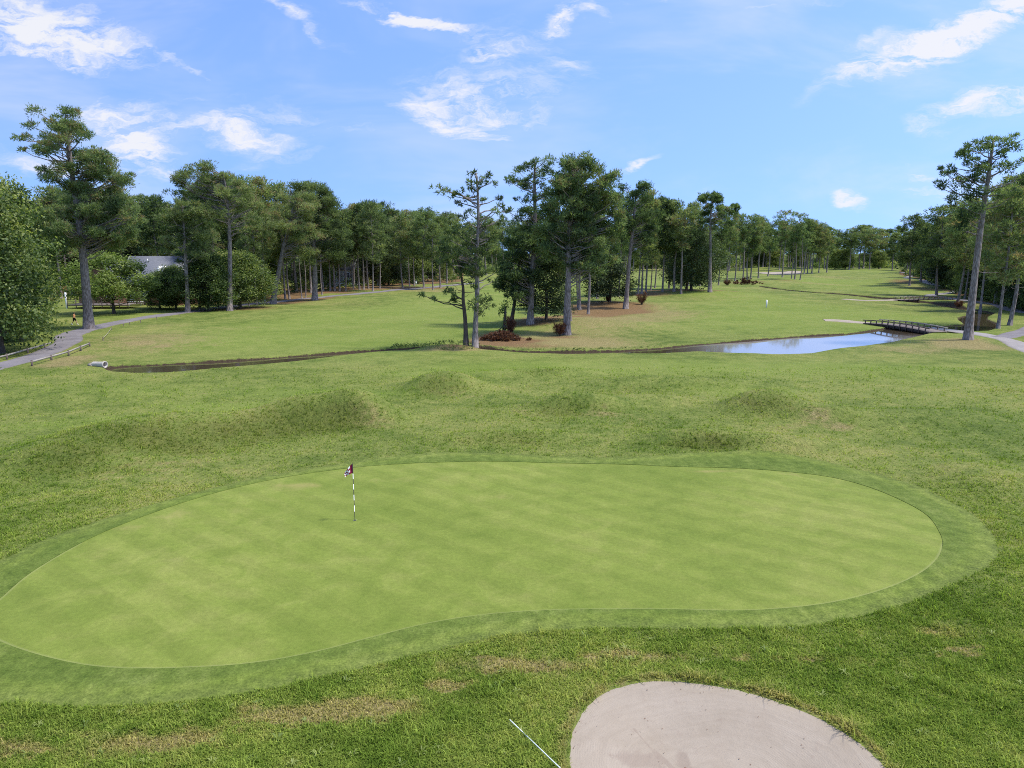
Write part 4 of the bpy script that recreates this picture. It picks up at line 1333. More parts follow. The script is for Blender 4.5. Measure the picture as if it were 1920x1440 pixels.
# dead vine-wrapped stub and its leaning neighbour
hero('pine_tree', 14, 958, 606, [(963, 580), (967, 550), (970, 520), (975, 480), (980, 440)],
     fill(14, [(432, 955, 1000, 4), (450, 950, 1002, 4), (470, 942, 1000, 5), (490, 935, 990, 5), (510, 930, 985, 4), (530, 940, 985, 3)], 11, 5),
     4.0, 'vine-covered leaning pine rising out of the brush pile', per=120, mats=('barkdark', 'needle2'))

T = tree_px
OAK = dict(name='oak_tree', cat='oak tree')
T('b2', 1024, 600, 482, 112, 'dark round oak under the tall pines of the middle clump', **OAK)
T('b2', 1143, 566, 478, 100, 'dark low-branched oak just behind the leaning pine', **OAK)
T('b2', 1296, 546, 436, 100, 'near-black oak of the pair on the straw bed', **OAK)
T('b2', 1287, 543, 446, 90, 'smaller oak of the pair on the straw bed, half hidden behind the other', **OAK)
T('p1', 1070, 602, 330, 90, 'shaded pine standing close behind the broadest pine of the middle clump')
T('p3', 1103, 589, 360, 80, 'slim pine on the brown mound behind the middle clump')
T('p0', 1087, 581, 372, 90, 'dark-barked pine between the slim pine and the broadest pine')
T('p1', 1084, 577, 395, 70, 'short pine at the back of the brown mound')
T('p3', 1203, 551, 360, 60, 'thin pine directly behind the tallest red dead bush')
T('p1', 1196, 553, 375, 70, 'pine standing left of two thin trunks behind the red bush')
T('p2', 1211, 549, 382, 60, 'thin straight pine at the rear of the red bush group')
T('p0', 1242, 547, 372, 62, 'dark-trunked pine alone on the middle of the straw bed')
T('p3', 1264, 547, 378, 74, 'thick pine beside the black oak on the straw bed')
T('p5', 1277, 551, 392, 56, 'thin curved pale pine in front of the black oak')
T('p4', 1363, 532, 398, 52, 'tall pine with a red bush wrapped round its foot')
T('p4', 1393, 526, 404, 46, 'first pine of the trio growing from the brush heap')
T('p0', 1401, 524, 420, 44, 'middle pine of the trio growing from the brush heap')
T('p2', 1407, 524, 408, 44, 'last pine of the trio growing from the brush heap')
T('p4', 1467, 520, 398, 46, 'flat-topped pine in front of the far white sand')
T('p3', 1484, 523, 424, 32, 'thin pine beside the far sand bunker edge')
T('p4', 1490, 524, 402, 44, 'tall flat-topped pine with a bent trunk by the far sand')
T('p6', 1500, 525, 430, 30, 'slim pine at the end of the far sand bunker')
T('p7', 1508, 514, 412, 38, 'pine with forked trunks past the far sand')
T('p0', 1514, 513, 420, 32, 'dense pine in the small group past the far sand')
T('p3', 1522, 513, 414, 34, 'last pine of the small group past the far sand')
T('p1', 1706, 531, 404, 66, 'curved-trunk pine on the bare mound beside the far path')
T('p3', 1726, 531, 420, 52, 'slim pine at the back of the bare mound')
T('p1', 1756, 554, 388, 84, 'straight pine at the end of the far footbridge path')
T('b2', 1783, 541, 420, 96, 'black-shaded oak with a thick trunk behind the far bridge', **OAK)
T('p1', 1795, 570, 372, 96, 'pine at the corner of the far bridge with rusty brush at its foot')
T('p3', 1809, 561, 392, 60, 'thin mossy pine against the dark wood by the path bend')
T('p1', 1871, 616, 350, 110, 'rough-barked pine on the pond bank, nearer the water of the two')
T('p0', 1893, 610, 330, 130, 'rough-barked pine on the pond bank, nearer the path of the two')
T('p3', 1838, 583, 380, 70, 'thin pine half hidden by the big leaning pine')
T('w0', 214, 588, 478, 138, 'pale-green spreading tree on the lawn in front of the house', name='lawn_tree', cat='tree')
BUSH = dict(name='broadleaf_tree', cat='tree')
T('b0', 4, 662, 356, 190, 'huge bright leafy tree at the picture edge above the rail fence', rz=0.4, **BUSH)
T('b1', 40, 640, 430, 110, 'leafy tree overhanging the path between the rail fence and the walker', rz=2.0, **BUSH)
T('b0', -60, 640, 330, 220, 'leafy tree cut by the picture edge behind the rail fence', rz=1.0, **BUSH)
T('b1', 40, 612, 345, 140, 'leafy tree rising behind the one that overhangs the path', rz=3.0, **BUSH)
T('b1', 392, 583, 478, 96, 'dark bushy tree between two pale pine trunks by the path', rz=0.6, **BUSH)
T('b1', 450, 578, 474, 110, 'dark bushy tree beside the leaning pale trunk', rz=1.6, **BUSH)
T('b1', 330, 580, 500, 70, 'dark shrubby tree beside the house roof end', rz=2.2, **BUSH)
PN = 'pine on the straw edge of the woods, '
T('p3', 497, 565, 372, 56, PN + 'just behind the leaning trunk')
T('p3', 482, 572, 400, 60, PN + 'mossy trunk by dark bushes')
T('p5', 375, 582, 398, 60, PN + 'beside the pale slender pine')
T('p3', 535, 561, 395, 56, PN + 'thin trunk past the leaning one')
T('p6', 543, 560, 400, 50, PN + 'thinner of two close stems')
T('p3', 619, 546, 412, 56, 'short pine on the green lawn before the white porch')
T('p1', 637, 546, 405, 60, 'reddish-trunked pine on the green lawn beside the white porch')
T('p7', 612, 541, 420, 34, 'thin pole-like pine in front of the white porch steps')
T('p3', 674, 543, 385, 56, 'first pine on the red straw bed by the far path')
T('p0', 682, 543, 384, 60, 'second pine on the red straw bed')
T('p2', 691, 541, 392, 48, 'dark pine at the rear of the red straw bed')
T('p1', 699, 546, 380, 62, 'pale straight pine right at the edge of the far path')
T('p1', 755, 540, 405, 58, 'curved pine on the far side of the cart path')
T('p0', 795, 541, 400, 62, 'straight pine where the cart path ends')
T('p3', 812, 544, 420, 40, 'short mossy pine past the path end')
T('p3', 826, 540, 408, 50, 'pine between the mossy pine and the fairway rise')
T('p1', 838, 532, 400, 54, 'farthest pine on the fairway rise')
T('p3', 777, 536, 415, 44, 'slim pine behind the small white box')
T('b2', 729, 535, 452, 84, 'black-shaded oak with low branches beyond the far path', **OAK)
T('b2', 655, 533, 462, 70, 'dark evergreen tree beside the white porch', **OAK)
T('b1', 776, 531, 438, 70, 'light-green tree with layered branches behind the white box', **BUSH)

T('b0', 300, 579, 512, 62, 'low leafy bush between the pale lawn tree and the slender pine', rz=0.9, **BUSH)
for i_, (bx_s, by_s, tp_s, wd_s) in enumerate([(1228, 540, 376, 50), (1254, 541, 384, 56), (1290, 536, 382, 54), (1312, 536, 392, 50), (1347, 535, 392, 48), (1378, 527, 402, 42), (1422, 522, 408, 44), (1440, 518, 414, 40), (1535, 512, 420, 36), (1550, 511, 426, 36),
                                               (1120, 560, 372, 60), (1160, 556, 366, 60), (1220, 545, 392, 44)]):
    T(['p1', 'p0', 'p3', 'p2'][i_ % 4], bx_s, by_s, tp_s, wd_s, 'slim pine filling the canopy between the middle clump and the far sand', group='pines filling the canopy beyond the middle clump')

# slim pale stems inside the edge of the woods
for i_, (bx_s, by_s, tp_s) in enumerate([(409, 577, 430), (467, 574, 420), (566, 560, 425), (573, 558, 410), (604, 553, 440), (648, 546, 430), (663, 543, 425), (712, 541, 415), (768, 537, 425)]):
    T('p6', bx_s, by_s, tp_s, 34, 'slim pale pine stem among the crowded trunks at the edge of the woods', group='slim stems at the edge of the woods')

# --- the woods: repeats nobody could tell apart
WL = {'a': ('pine in the crowded woods behind the houses and the cart path', 'pines in the woods behind the houses'),
      'b': ('pine in the crowded woods beyond the pond and the curving path', 'pines in the woods beyond the pond'),
      'c': ('distant pine in the row of trees closing the far end of the course', 'distant pines closing the course'),
      'd': ('leafy tree filling the gaps low in the crowded woods', 'leafy trees low in the woods')}
wr = random.Random(5)


def wood(kind, px, by, H, keys, wk=1.0, oak=False):
    x, y = G(px, by)
    z = float(hz(x, y))
    key = wr.choice(keys)
    s = H / {'p': 20, 'b': 14}[key[0]]
    lb, gr = WL[kind]
    plant('oak_tree' if oak else 'pine_tree', PROTO[key], (x, y, z), wr.uniform(0, 6.28), (s * wk, s * wk, s), lb, 'tree' if oak else 'pine tree', gr)


def front_left(px):
    return float(np.interp(px, [-200, 100, 330, 345, 420, 520, 600, 700, 800, 860], [572, 566, 560, 574, 570, 560, 553, 541, 534, 528]))


def depth_to_py(d):
    return 474.6 + FPX * CAM_H / d * 1.0


for k in range(92):
    px = -180 + 1040 * ((k * 0.61803) % 1.0)
    d0 = FPX * CAM_H / (front_left(px) - 474.6)
    d = d0 + wr.uniform(4, 75)
    wood('a', px, depth_to_py(d), wr.uniform(20.5, 27.0), ['p0', 'p1', 'p2', 'p3', 'p7', 'p1'], wr.uniform(1.0, 1.35))
for k in range(30):
    px = -150 + 1000 * ((k * 0.61803 + 0.3) % 1.0)
    d0 = FPX * CAM_H / (front_left(px) - 474.6)
    if 90 < px < 340:
        d0 += 28
    wood('d', px, depth_to_py(d0 + wr.uniform(6, 45)), wr.uniform(8, 14), ['b0', 'b1', 'b2'], 0.95, True)


def front_right(px):
    return float(np.interp(px, [1680, 1735, 1790, 1830, 1870, 1930, 2150], [512, 524, 548, 562, 574, 588, 610]))


for k in range(46):
    px = 1700 + 420 * ((k * 0.61803) % 1.0)
    d0 = FPX * CAM_H / (front_right(px) - 474.6)
    d = d0 + wr.uniform(3, 60)
    wood('b', px, depth_to_py(d), wr.uniform(18, 23.0), ['p0', 'p1', 'p3', 'p7', 'p1'], wr.uniform(1.0, 1.3))
for k in range(34):
    px = 1715 + 430 * ((k * 0.61803 + 0.2) % 1.0)
    d0 = FPX * CAM_H / (front_right(px) - 474.6)
    wood('d', px, depth_to_py(d0 + wr.uniform(2, 24)), wr.uniform(7, 13), ['b0', 'b1', 'b2'], 0.95, True)
for k in range(86):
    px = 850 + 900 * ((k * 0.61803) % 1.0)
    d = wr.uniform(400, 560)
    if px < 1000:
        d = wr.uniform(300, 440)
    wood('c', px, depth_to_py(d), wr.uniform(19.5, 28), ['p4', 'p5', 'p2', 'p3', 'p1', 'p0'], wr.uniform(1.2, 1.7))
for k in range(40):
    px = 850 + 900 * ((k * 0.61803 + 0.4) % 1.0)
    wood('d', px, depth_to_py(wr.uniform(430, 540)), wr.uniform(8, 15), ['b0', 'b1', 'b2'], 1.2, True)

for k in range(20):
    px = 1100 + 470 * ((k * 0.61803 + 0.15) % 1.0)
    wood('c', px, depth_to_py(wr.uniform(380, 470)), wr.uniform(20, 26), ['p1', 'p0', 'p3', 'p7'], wr.uniform(1.2, 1.6))

# low growth on the floor of the woods, one mass
ug = Geo()
rng = np.random.RandomState(77)
pf = []
for k in range(900):
    zone = k % 3
    if zone == 0:
        px = rng.uniform(-150, 860)
        d = FPX * CAM_H / (front_left(px) - 474.6) + rng.uniform(3, 60) + (26 if 90 < px < 340 else 0)
    elif zone == 1:
        px = rng.uniform(1700, 2150)
        d = FPX * CAM_H / (front_right(px) - 474.6) + rng.uniform(0.5, 25)
    else:
        px = rng.uniform(840, 1760)
        d = rng.uniform(455, 560) if px > 1000 else rng.uniform(330, 460)
    x, y = G(px, depth_to_py(d))
    r = rng.uniform(0.8, 1.9) * (1.7 if zone == 2 else 1)
    z = float(hz(x, y))
    pf.append((x, y, z + r * rng.uniform(0.3, 0.9), r * 1.3, r * 1.3, r, rng.uniform(0.1, 0.6)))
for p in pf:
    big = p[1] > 300
    puff_foliage(ug, rng, [p], 0.9 if big else 0.45, 0.6 if big else 0.32, 14 if big else 45, 0.45, True)
tag(link('undergrowth', ug.mesh('undergrowth', False, 'tint'), M['leaf']), 'dark leafy undergrowth on the floor of the surrounding woods', 'undergrowth', None, 'stuff')

# the woods that close every view behind the trees one can tell apart
fw = Geo()
for k in range(2300):
    sect = k % 10
    if sect < 4:
        px = rng.uniform(-400, 880)
        d = FPX * CAM_H / (front_left(max(-200, min(px, 860))) - 474.6) + rng.uniform(62, 150)
        hmax = 21
    elif sect < 6:
        px = rng.uniform(1690, 2500)
        d = FPX * CAM_H / (front_right(min(px, 2150)) - 474.6) + rng.uniform(35, 110)
        hmax = 17
    else:
        px = rng.uniform(760, 1800)
        d = rng.uniform(545, 680)
        hmax = 24
    x, y = G(px, depth_to_py(d))
    r = rng.uniform(1.6, 3.2)
    z = rng.uniform(0.0, 1.0) ** 0.8 * (hmax * rng.uniform(0.75, 1.0)) + 1.0 if rng.uniform() < 0.62 else rng.uniform(0.5, 4.5)
    puff_foliage(fw, rng, [(x, y, float(hz(x, y)) + z, r * 1.25, r * 1.25, r * 0.85, rng.uniform(0.1, 0.65))], 1.1, 0.7, 11, 0.45, True)
tag(link('far_wood', fw.mesh('far_wood', False, 'tint'), M['leaf']), 'deep green woods that close the view behind the nearer trees', 'woods', None, 'stuff')

# weeds and dead stalks on the creek banks
wg = Geo()
for k in range(260):
    t_ = rng.uniform(0, 1)
    px = 735 + 150 * t_ if k < 190 else rng.uniform(890, 1240)
    py_ = np.interp(px, [735, 790, 860, 907, 985, 1160, 1240], [650.5, 648.5, 647.5, 649.5, 655.5, 654, 649]) + rng.normal(0, 1.0 if k < 190 else 0.3)
    x, y, z = P3(px, py_)
    r = rng.uniform(0.12, 0.30) * (1.0 if k < 190 else 0.6)
    puff_foliage(wg, rng, [(x, y, z + r * 0.6, r * 1.3, r, r, rng.uniform(0.2, 0.8))], 0.16, 0.05, 260, 0.8, True)
tag(link('bank_weeds', wg.mesh('bank_weeds', False, 'tint'), M['willow']), 'ragged weeds along the creek bank beside the close pair of pines', 'weeds', None, 'stuff')


# ------------------------------------------------------------------ dead shrubs and brush
def dead_shrub(px, by, wpx, hpx, label, seed, name='dead_shrub', cat='dead shrub', spread=0.9, n=26):
    x, y, z = P3(px, by)
    k = ppm(y)
    rr = np.random.RandomState(seed)
    wd, ht = wpx / k / 2, hpx / k
    root = empty(name, (x, y, z), 0, label, cat, 'dead reddish shrubs under the pines')
    sg, lg = Geo(), Geo()
    for i in range(n):
        a = rr.uniform(0, 6.28)
        e = rr.uniform(0.1, 1) ** 0.5
        tip = np.array([math.cos(a) * wd * e, math.sin(a) * wd * e, ht * rr.uniform(0.45, 1.0) * (1.15 - 0.5 * e)])
        limb(sg, rr, (rr.normal(0, 0.08), rr.normal(0, 0.08), -0.05), tip, 0.025, -0.08, 4, 4)
        for q in (0.45, 0.7, 1.0):
            c = tip * q
            puff_foliage(lg, rr, [(c[0], c[1], max(c[2], 0.05), wd * 0.12, wd * 0.12, ht * 0.12, rr.uniform(0.15, 0.8))], 0.34, 0.05, 190, 1.1)
    link('stems', sg.mesh('stems', True), M['barkdark'], root)
    link('dead_leaves', lg.mesh('dead_leaves', False, 'tint'), M['deadleaf'], root)
    return root


dead_shrub(1049, 630, 26, 26, 'dead red bush against the foot of the broadest middle pine', 1)
dead_shrub(957, 626, 22, 34, 'tall dead red bush behind the brush pile', 2)
dead_shrub(1203, 571, 22, 24, 'largest round dead red bush on the open brown ground', 3)
dead_shrub(1141, 566, 11, 11, 'small dead red bush under the low dark oak', 4)
dead_shrub(1364, 535, 15, 12, 'dead red bush wrapped round the foot of a single pine', 5)
dead_shrub(1309, 535, 12, 7, 'tiny rusty bush beyond the black oaks', 6)
dead_shrub(1797, 576, 18, 12, 'rusty dead brush at the foot of the pine near the far bridge', 7)


def brush_pile(px, by, wpx, dpx, hpx, label, seed, n=120):
    x, y, z = P3(px, by)
    k = ppm(y)
    rr = np.random.RandomState(seed)
    wd, dd, ht = wpx / k / 2, dpx / k / 2, hpx / k
    root = empty('brush_pile', (x, y, z), 0, label, 'brush pile')
    sg, lg = Geo(), Geo()
    for i in range(n):
        c = np.array([rr.normal(0, wd * 0.42), rr.normal(0, dd * 0.42), 0])
        c[2] = ht * math.exp(-(c[0] / wd) ** 2 * 2 - (c[1] / dd) ** 2 * 2) * rr.uniform(0.1, 1) + 0.04
        a = rr.uniform(0, 6.28)
        l = rr.uniform(0.4, 1.1)
        dv = np.array([math.cos(a) * l, math.sin(a) * l, rr.uniform(-0.25, 0.35)])
        e = c + dv
        e[2] = max(e[2], 0.03)
        limb(sg, rr, c - dv * 0.4 * np.array([1, 1, 0.1]), e, 0.022, 0.03, 4, 3)
        if i % 2 == 0:
            puff_foliage(lg, rr, [(c[0], c[1], c[2], 0.25, 0.25, 0.16, rr.uniform(0.1, 0.75))], 0.26, 0.08, 420, 0.4)
    link('branches', sg.mesh('branches', True), M['barkdark'], root)
    link('dead_leaves', lg.mesh('dead_leaves', False, 'tint'), M['deadleaf'], root)


brush_pile(940, 637, 74, 44, 16, 'heap of dead brown branches at the foot of the leaning pine', 1, 170)
brush_pile(1398, 533, 62, 42, 12, 'long heap of rusty brush under three close pines', 2, 150)

# the broken stub wrapped in vine
x, y, z = P3(944, 622)
rr = np.random.RandomState(9)
k = ppm(y)
root = empty('tree_stub', (x, y, z), 0, 'broken green vine-covered tree stub in the brush pile', 'tree stub')
sg = Geo()
sg.tube([(0, 0, -0.3), (0.15, 0, 1.0), (0.22, 0, 2.2), (0.28, 0.05, 3.3)], [0.26, 0.2, 0.17, 0.14], 9, 0.5, True, 0.04, rr)
limb(sg, rr, (0.1, 0, 0.9), (-1.1, 0.2, 0.1), 0.08)
limb(sg, rr, (0.2, 0, 1.2), (1.2, -0.2, 0.15), 0.07)
link('trunk', sg.mesh('stub_trunk', True), M['barkdark'], root)
lg = Geo()
for zz in np.linspace(0.4, 3.6, 13):
    puff_foliage(lg, rr, [(0.15 + zz * 0.03 - (0.3 if 2.0 < zz < 3.3 else 0), rr.normal(0, .05), zz, 0.32 + (0.25 if zz > 2 else 0), 0.35, 0.3, rr.uniform(0.3, 0.8))], 0.2, 0.14, 300, 0.2, True)
link('vine', lg.mesh('vine', False, 'tint'), M['willow'], root)

# ------------------------------------------------------------------ flagstick on the green
x, y, z = P3(665.5, 976)
z += 0.012
Hf = z_on_ray(656, 869, y) - z
root = empty('golf_flag', (x, y, z), 0, 'red and white chequered golf flag on a striped pole on the green', 'golf flag')
pole = bpy.data.meshes.new('flag_pole')
gp = Geo()
zs = [-0.05]
cuts = [(976 - v) for v in (959, 947.5, 938, 927.5, 917.5, 907.5, 898, 888)]
for v in (959, 947.5, 938, 927.5, 917.5, 907.5, 898, 888):
    zs.append(z_on_ray(660, v, y) - z)
zs += [Hf]
for a, b in zip(zs[:-1], zs[1:]):
    gp.tube([(0, 0, a), (0, 0, b)], [0.0125, 0.0125] if a > 0.3 else [0.011, 0.011], 10)
pm = gp.mesh('flag_pole', True)
pm.materials.append(M['white'])
pm.materials.append(M['black'])
for pl in pm.polygons:
    sidx = pl.index // 12
    pl.material_index = 1 if sidx % 2 == 0 and sidx < 9 else 0
link('pole', pm, None, root)
fg = Geo()
nu, nv = 15, 13
fv = []
for j in range(nv):
    for i in range(nu):
        u, v = i / (nu - 1), j / (nv - 1)
        fx = -0.005 - 0.30 * u ** 0.9 * (1 - 0.12 * v)
        fy = 0.055 * math.sin(u * 9 + v * 1.6) * u ** 0.6 - 0.10 * u
        fz = Hf - 0.01 - 0.37 * v * (1 - 0.62 * u) - 0.34 * u ** 1.15
        fv.append((fx, fy, fz))
ff = [(j * nu + i, j * nu + i + 1, (j + 1) * nu + i + 1, (j + 1) * nu + i) for j in range(nv - 1) for i in range(nu - 1)]
fg.add(fv, ff)
fm = fg.mesh('flag_cloth', True)
red = simple('flag_crimson', (0.24, 0.010, 0.045), 0.8, 0.12, 20)
fm.materials.append(red)
fm.materials.append(M['white'])
for pl in fm.polygons:
    i, j = pl.index % (nu - 1), pl.index // (nu - 1)
    if i >= 4 and ((i - 4) // 3 + j // 3) % 2 == 0:
        pl.material_index = 1
link('flag', fm, None, root)
cg = Geo()
th_ = np.linspace(0, 2 * np.pi, 25)[:-1]
ring = lambda r, zz: np.stack([r * np.cos(th_), r * np.sin(th_), np.full(24, zz)], 1)
kk = np.arange(24)
cg.add(np.concatenate([ring(0.059, 0.006), ring(0.056, 0.006)]), np.stack([kk, (kk + 1) % 24, 24 + (kk + 1) % 24, 24 + kk], 1))
link('cup_rim', cg.mesh('cup_rim'), M['white'], root)
cg = Geo()
cg.add(np.concatenate([ring(0.056, 0.005), [[0, 0, 0.003]]]), np.stack([kk, (kk + 1) % 24, np.full(24, 24)], 1))
link('cup', cg.mesh('cup'), M['black'], root)  # flat black disc stands for the shade inside the hole

# ------------------------------------------------------------------ bunker rake lying in the grass
a = np.array(P3(956, 1357))
b = np.array(P3(1071, 1470))
root = empty('bunker_rake', tuple(a), 0, 'pale straight rake handle lying in the grass beside the sand bunker', 'rake')
v = b - a
gr_ = Geo()
gr_.tube([(0, 0, 0.095), v * 0.5 + np.array([0, 0, 0.105]), v + np.array([0, 0, 0.115])], 0.0115, 10)
link('handle', gr_.mesh('rake_handle', True), M['rakewhite'], root)
gr_ = Geo()
dv = v / np.linalg.norm(v)
pv = np.array([-dv[1], dv[0], 0])
gr_.beam(v + pv * 0.3 + [0, 0, 0.10], v - pv * 0.3 + [0, 0, 0.10], 0.05, 0.04)
for q in np.linspace(-0.28, 0.28, 13):
    gr_.beam(v + pv * q + [0, 0, 0.09], v + pv * q + dv * 0.03 + [0, 0, 0.0], 0.012, 0.012)
link('rake_head', gr_.mesh('rake_head'), M['rakehead'], root)


# ------------------------------------------------------------------ rail fences and stakes by the path
def rail_fence(posts, label, over=(0, 0), matp='wood'):
    P_ = [P3(px, by) for px, by, ty in posts]
    hts = [z_on_ray(px, ty, p[1]) - p[2] for (px, by, ty), p in zip(posts, P_)]
    o = np.array(P_[0])
    root = empty('rail_fence', tuple(o), 0, label, 'rail fence')
    tops = []
    for p, h in zip(P_, hts):
        q = np.array(p) - o
        g_ = Geo()
        g_.box((q[0], q[1], q[2] + h / 2 - 0.15), (0.15, 0.15, h + 0.3), 0.5)
        g_.box((q[0], q[1], q[2] + h + 0.012), (0.12, 0.12, 0.025), 0.5)
        link('post', g_.mesh('fence_post'), M[matp], root)
        tops.append(q + np.array([0, 0, h - 0.14]))
    d0, d1 = tops[0] - tops[1], tops[-1] - tops[-2]
    pts = [tops[0] + d0 * over[0]] + tops + [tops[-1] + d1 * over[1]] if over[0] or over[1] else tops
    for a_, b_ in zip(pts[:-1], pts[1:]):
        if np.linalg.norm(b_ - a_) < 0.05:
            continue
        g_ = Geo()
        off_ = np.array([0.0, -0.10, 0.0])
        g_.beam(a_ + off_, b_ + off_, 0.05, 0.16)
        link('rail', g_.mesh('fence_rail'), M['railtop'], root)


rail_fence([(-30, 683, 673), (13.5, 674, 663.5), (52.5, 662.5, 652.5), (84, 653, 644)], 'low one-rail timber fence under the leafy trees on the outer side of the path', (0.5, 0.45))
rail_fence([(60.4, 686.5, 675.5), (96.7, 675.5, 665.6), (129, 667, 657), (151.7, 658, 648), (168.3, 649.5, 641.7)], 'low one-rail timber fence between the path and the creek pipe')
STK = [((193.5, 638.7, 632.0), 'leaning wooden stake nearest the rail fence, pale rope tied to it'), ((209, 619.4, 613.4), 'wooden stake nearest the thick pine trunk, rope tied to it'),
       ((232, 611.5, 607), 'small wooden stake by the path, first past the rope'), ((243.5, 608.7, 603.8), 'small wooden stake by the path, second past the rope'),
       ((263.7, 605.2, 599.6), 'small dark stake by the path before the pale lawn tree'), ((294, 598.7, 593.5), 'small stake at the path edge closest to the slender pine'),
       ((336, 592, 588), 'short stake at the foot of the slender pine by the path')]
stake_tops = []
for (px, by, ty), lb in STK:
    x, y, z = P3(px, by)
    h = z_on_ray(px, ty, y) - z
    g_ = Geo()
    g_.tube([(0, 0, -0.15), (0, 0, h * 0.92), (0.004, 0, h)], [0.05, 0.05, 0.03], 8)
    o = tag(link('wooden_stake', g_.mesh('wooden_stake', True), M['wood'], None, (x, y, z)), lb, 'stake', 'stakes along the cart path')
    stake_tops.append((x, y, z + h * 0.8))
a, b = np.array(stake_tops[0]), np.array(stake_tops[1])
g_ = Geo()
t_ = np.linspace(0, 1, 12)[:, None]
rp = (b - a) * t_ - np.array([0, 0, 1]) * (0.5 * t_ * (1 - t_))
g_.tube(rp, 0.022, 6)
tag(link('rope', g_.mesh('rope', True), M['rope'], None, tuple(a)), 'pale rope slung between two stakes near the thick pine', 'rope')

# ------------------------------------------------------------------ culvert pipe at the head of the creek
x, y, z = P3(187, 687)
root = empty('culvert_pipe', (x, y, z - 0.08), R(-14), 'pale concrete culvert pipe emptying into the creek', 'pipe')
pg = Geo()
n = 24
th_ = np.arange(n) / n * 2 * np.pi
prof = [(-0.65, 0.23), (0.35, 0.26), (0.50, 0.30), (0.62, 0.31), (0.62, 0.24), (0.30, 0.21), (-0.3, 0.20)]
vv = np.array([(px_, r_ * math.cos(a_), 0.26 + r_ * math.sin(a_)) for px_, r_ in prof for a_ in th_])
ii, jj = np.meshgrid(np.arange(len(prof) - 1), np.arange(n), indexing='ij')
pg.add(vv, np.stack([ii * n + jj, ii * n + (jj + 1) % n, (ii + 1) * n + (jj + 1) % n, (ii + 1) * n + jj], -1).reshape(-1, 4))
link('pipe_barrel', pg.mesh('pipe_barrel', True), M['concrete'], root)
pg = Geo()
pg.add([(-1.15, -0.16, 0.28), (-0.6, -0.26, 0.20), (-0.55, 0.26, 0.34), (-1.1, 0.2, 0.36), (-1.15, -0.16, 0.1), (-0.6, -0.26, 0.05), (-0.55, 0.26, 0.05), (-1.1, 0.2, 0.1)],
       [(0, 1, 2, 3), (4, 7, 6, 5), (0, 4, 5, 1), (1, 5, 6, 2), (2, 6, 7, 3), (3, 7, 4, 0)])
link('concrete_apron', pg.mesh('concrete_apron'), M['worn'], root)


# ------------------------------------------------------------------ timber footbridges
def bridge(Apx, Bpx, wid, label, posts=10, arch=0.22, rail_h=0.42, side=1):
    A = np.array(P3(*Apx))
    B = np.array(P3(*Bpx))
    o = A.copy()
    d = B - A
    L = np.linalg.norm(d[:2])
    ux = np.array([d[0] / L, d[1] / L, 0])
    uy = np.array([-ux[1], ux[0], 0]) * side
    root = empty('footbridge', tuple(o), 0, label, 'footbridge')

    def pt(s, w_, h):
        base = d * s
        return np.array([base[0], base[1], base[2]]) + uy * w_ + np.array([0, 0, h + arch * 4 * s * (1 - s) + 0.10])
    gd = Geo()
    nb = int(L / 0.22)
    for i in range(nb):
        s0, s1 = i / nb, (i + 0.93) / nb
        q = [pt(s0, 0, 0), pt(s1, 0, 0), pt(s1, wid, 0), pt(s0, wid, 0)]
        v_ = q + [p_ - np.array([0, 0, 0.06]) for p_ in q]
        gd.add(v_, [(0, 1, 2, 3), (4, 7, 6, 5), (0, 4, 5, 1), (1, 5, 6, 2), (2, 6, 7, 3), (3, 7, 4, 0)])
    link('deck', gd.mesh('bridge_deck'), M['deck'], root)
    for w_ in (0.08, wid - 0.08):
        gs = Geo()
        for i in range(12):
            gs.beam(pt(i / 12, w_, -0.24), pt((i + 1) / 12, w_, -0.24), 0.14, 0.34)
        link('side_beam', gs.mesh('side_beam'), M['wooddark'], root)
        ww = -0.07 if w_ < 1 else wid + 0.07
        gr2 = Geo()
        for i in range(12):
            gr2.beam(pt(i / 12, ww + (0.08 if w_ < 1 else -0.08), rail_h), pt((i + 1) / 12, ww + (0.08 if w_ < 1 else -0.08), rail_h), 0.16, 0.13)
        link('rail', gr2.mesh('bridge_rail'), M['wood'] if w_ < 1 else M['railtop'], root)
        for i in range(posts):
            s_ = (i + 0.5) / posts
            gpst = Geo()
            p0, p1 = pt(s_, ww, -0.42), pt(s_, ww, rail_h + 0.05)
            gpst.beam(p0, p1, 0.12, 0.12)
            link('post', gpst.mesh('bridge_post'), M['wood'], root)
    for s_ in (0.22, 0.42, 0.60, 0.78):
        for w_ in (0.25, wid - 0.25):
            gq = Geo()
            gq.tube([pt(s_, w_, -0.4), pt(s_, w_, -1.9)], 0.13, 9)
            link('pile', gq.mesh('bridge_pile', True), M['wooddark'], root)
    for s_ in (0.22, 0.60):
        gq = Geo()
        gq.beam(pt(s_, 0.25, -0.45), pt(s_, wid - 0.25, -1.25), 0.06, 0.16)
        link('brace', gq.mesh('bridge_brace'), M['wooddark'], root)


bridge((1618, 607.0), (1742, 624.0), 2.7, 'near timber footbridge with low railings over the pond neck', 11)
bridge((1690, 563.5), (1790, 562.5), 2.6, 'far timber footbridge with low railings beyond the pond', 11, 0.12, 0.45)

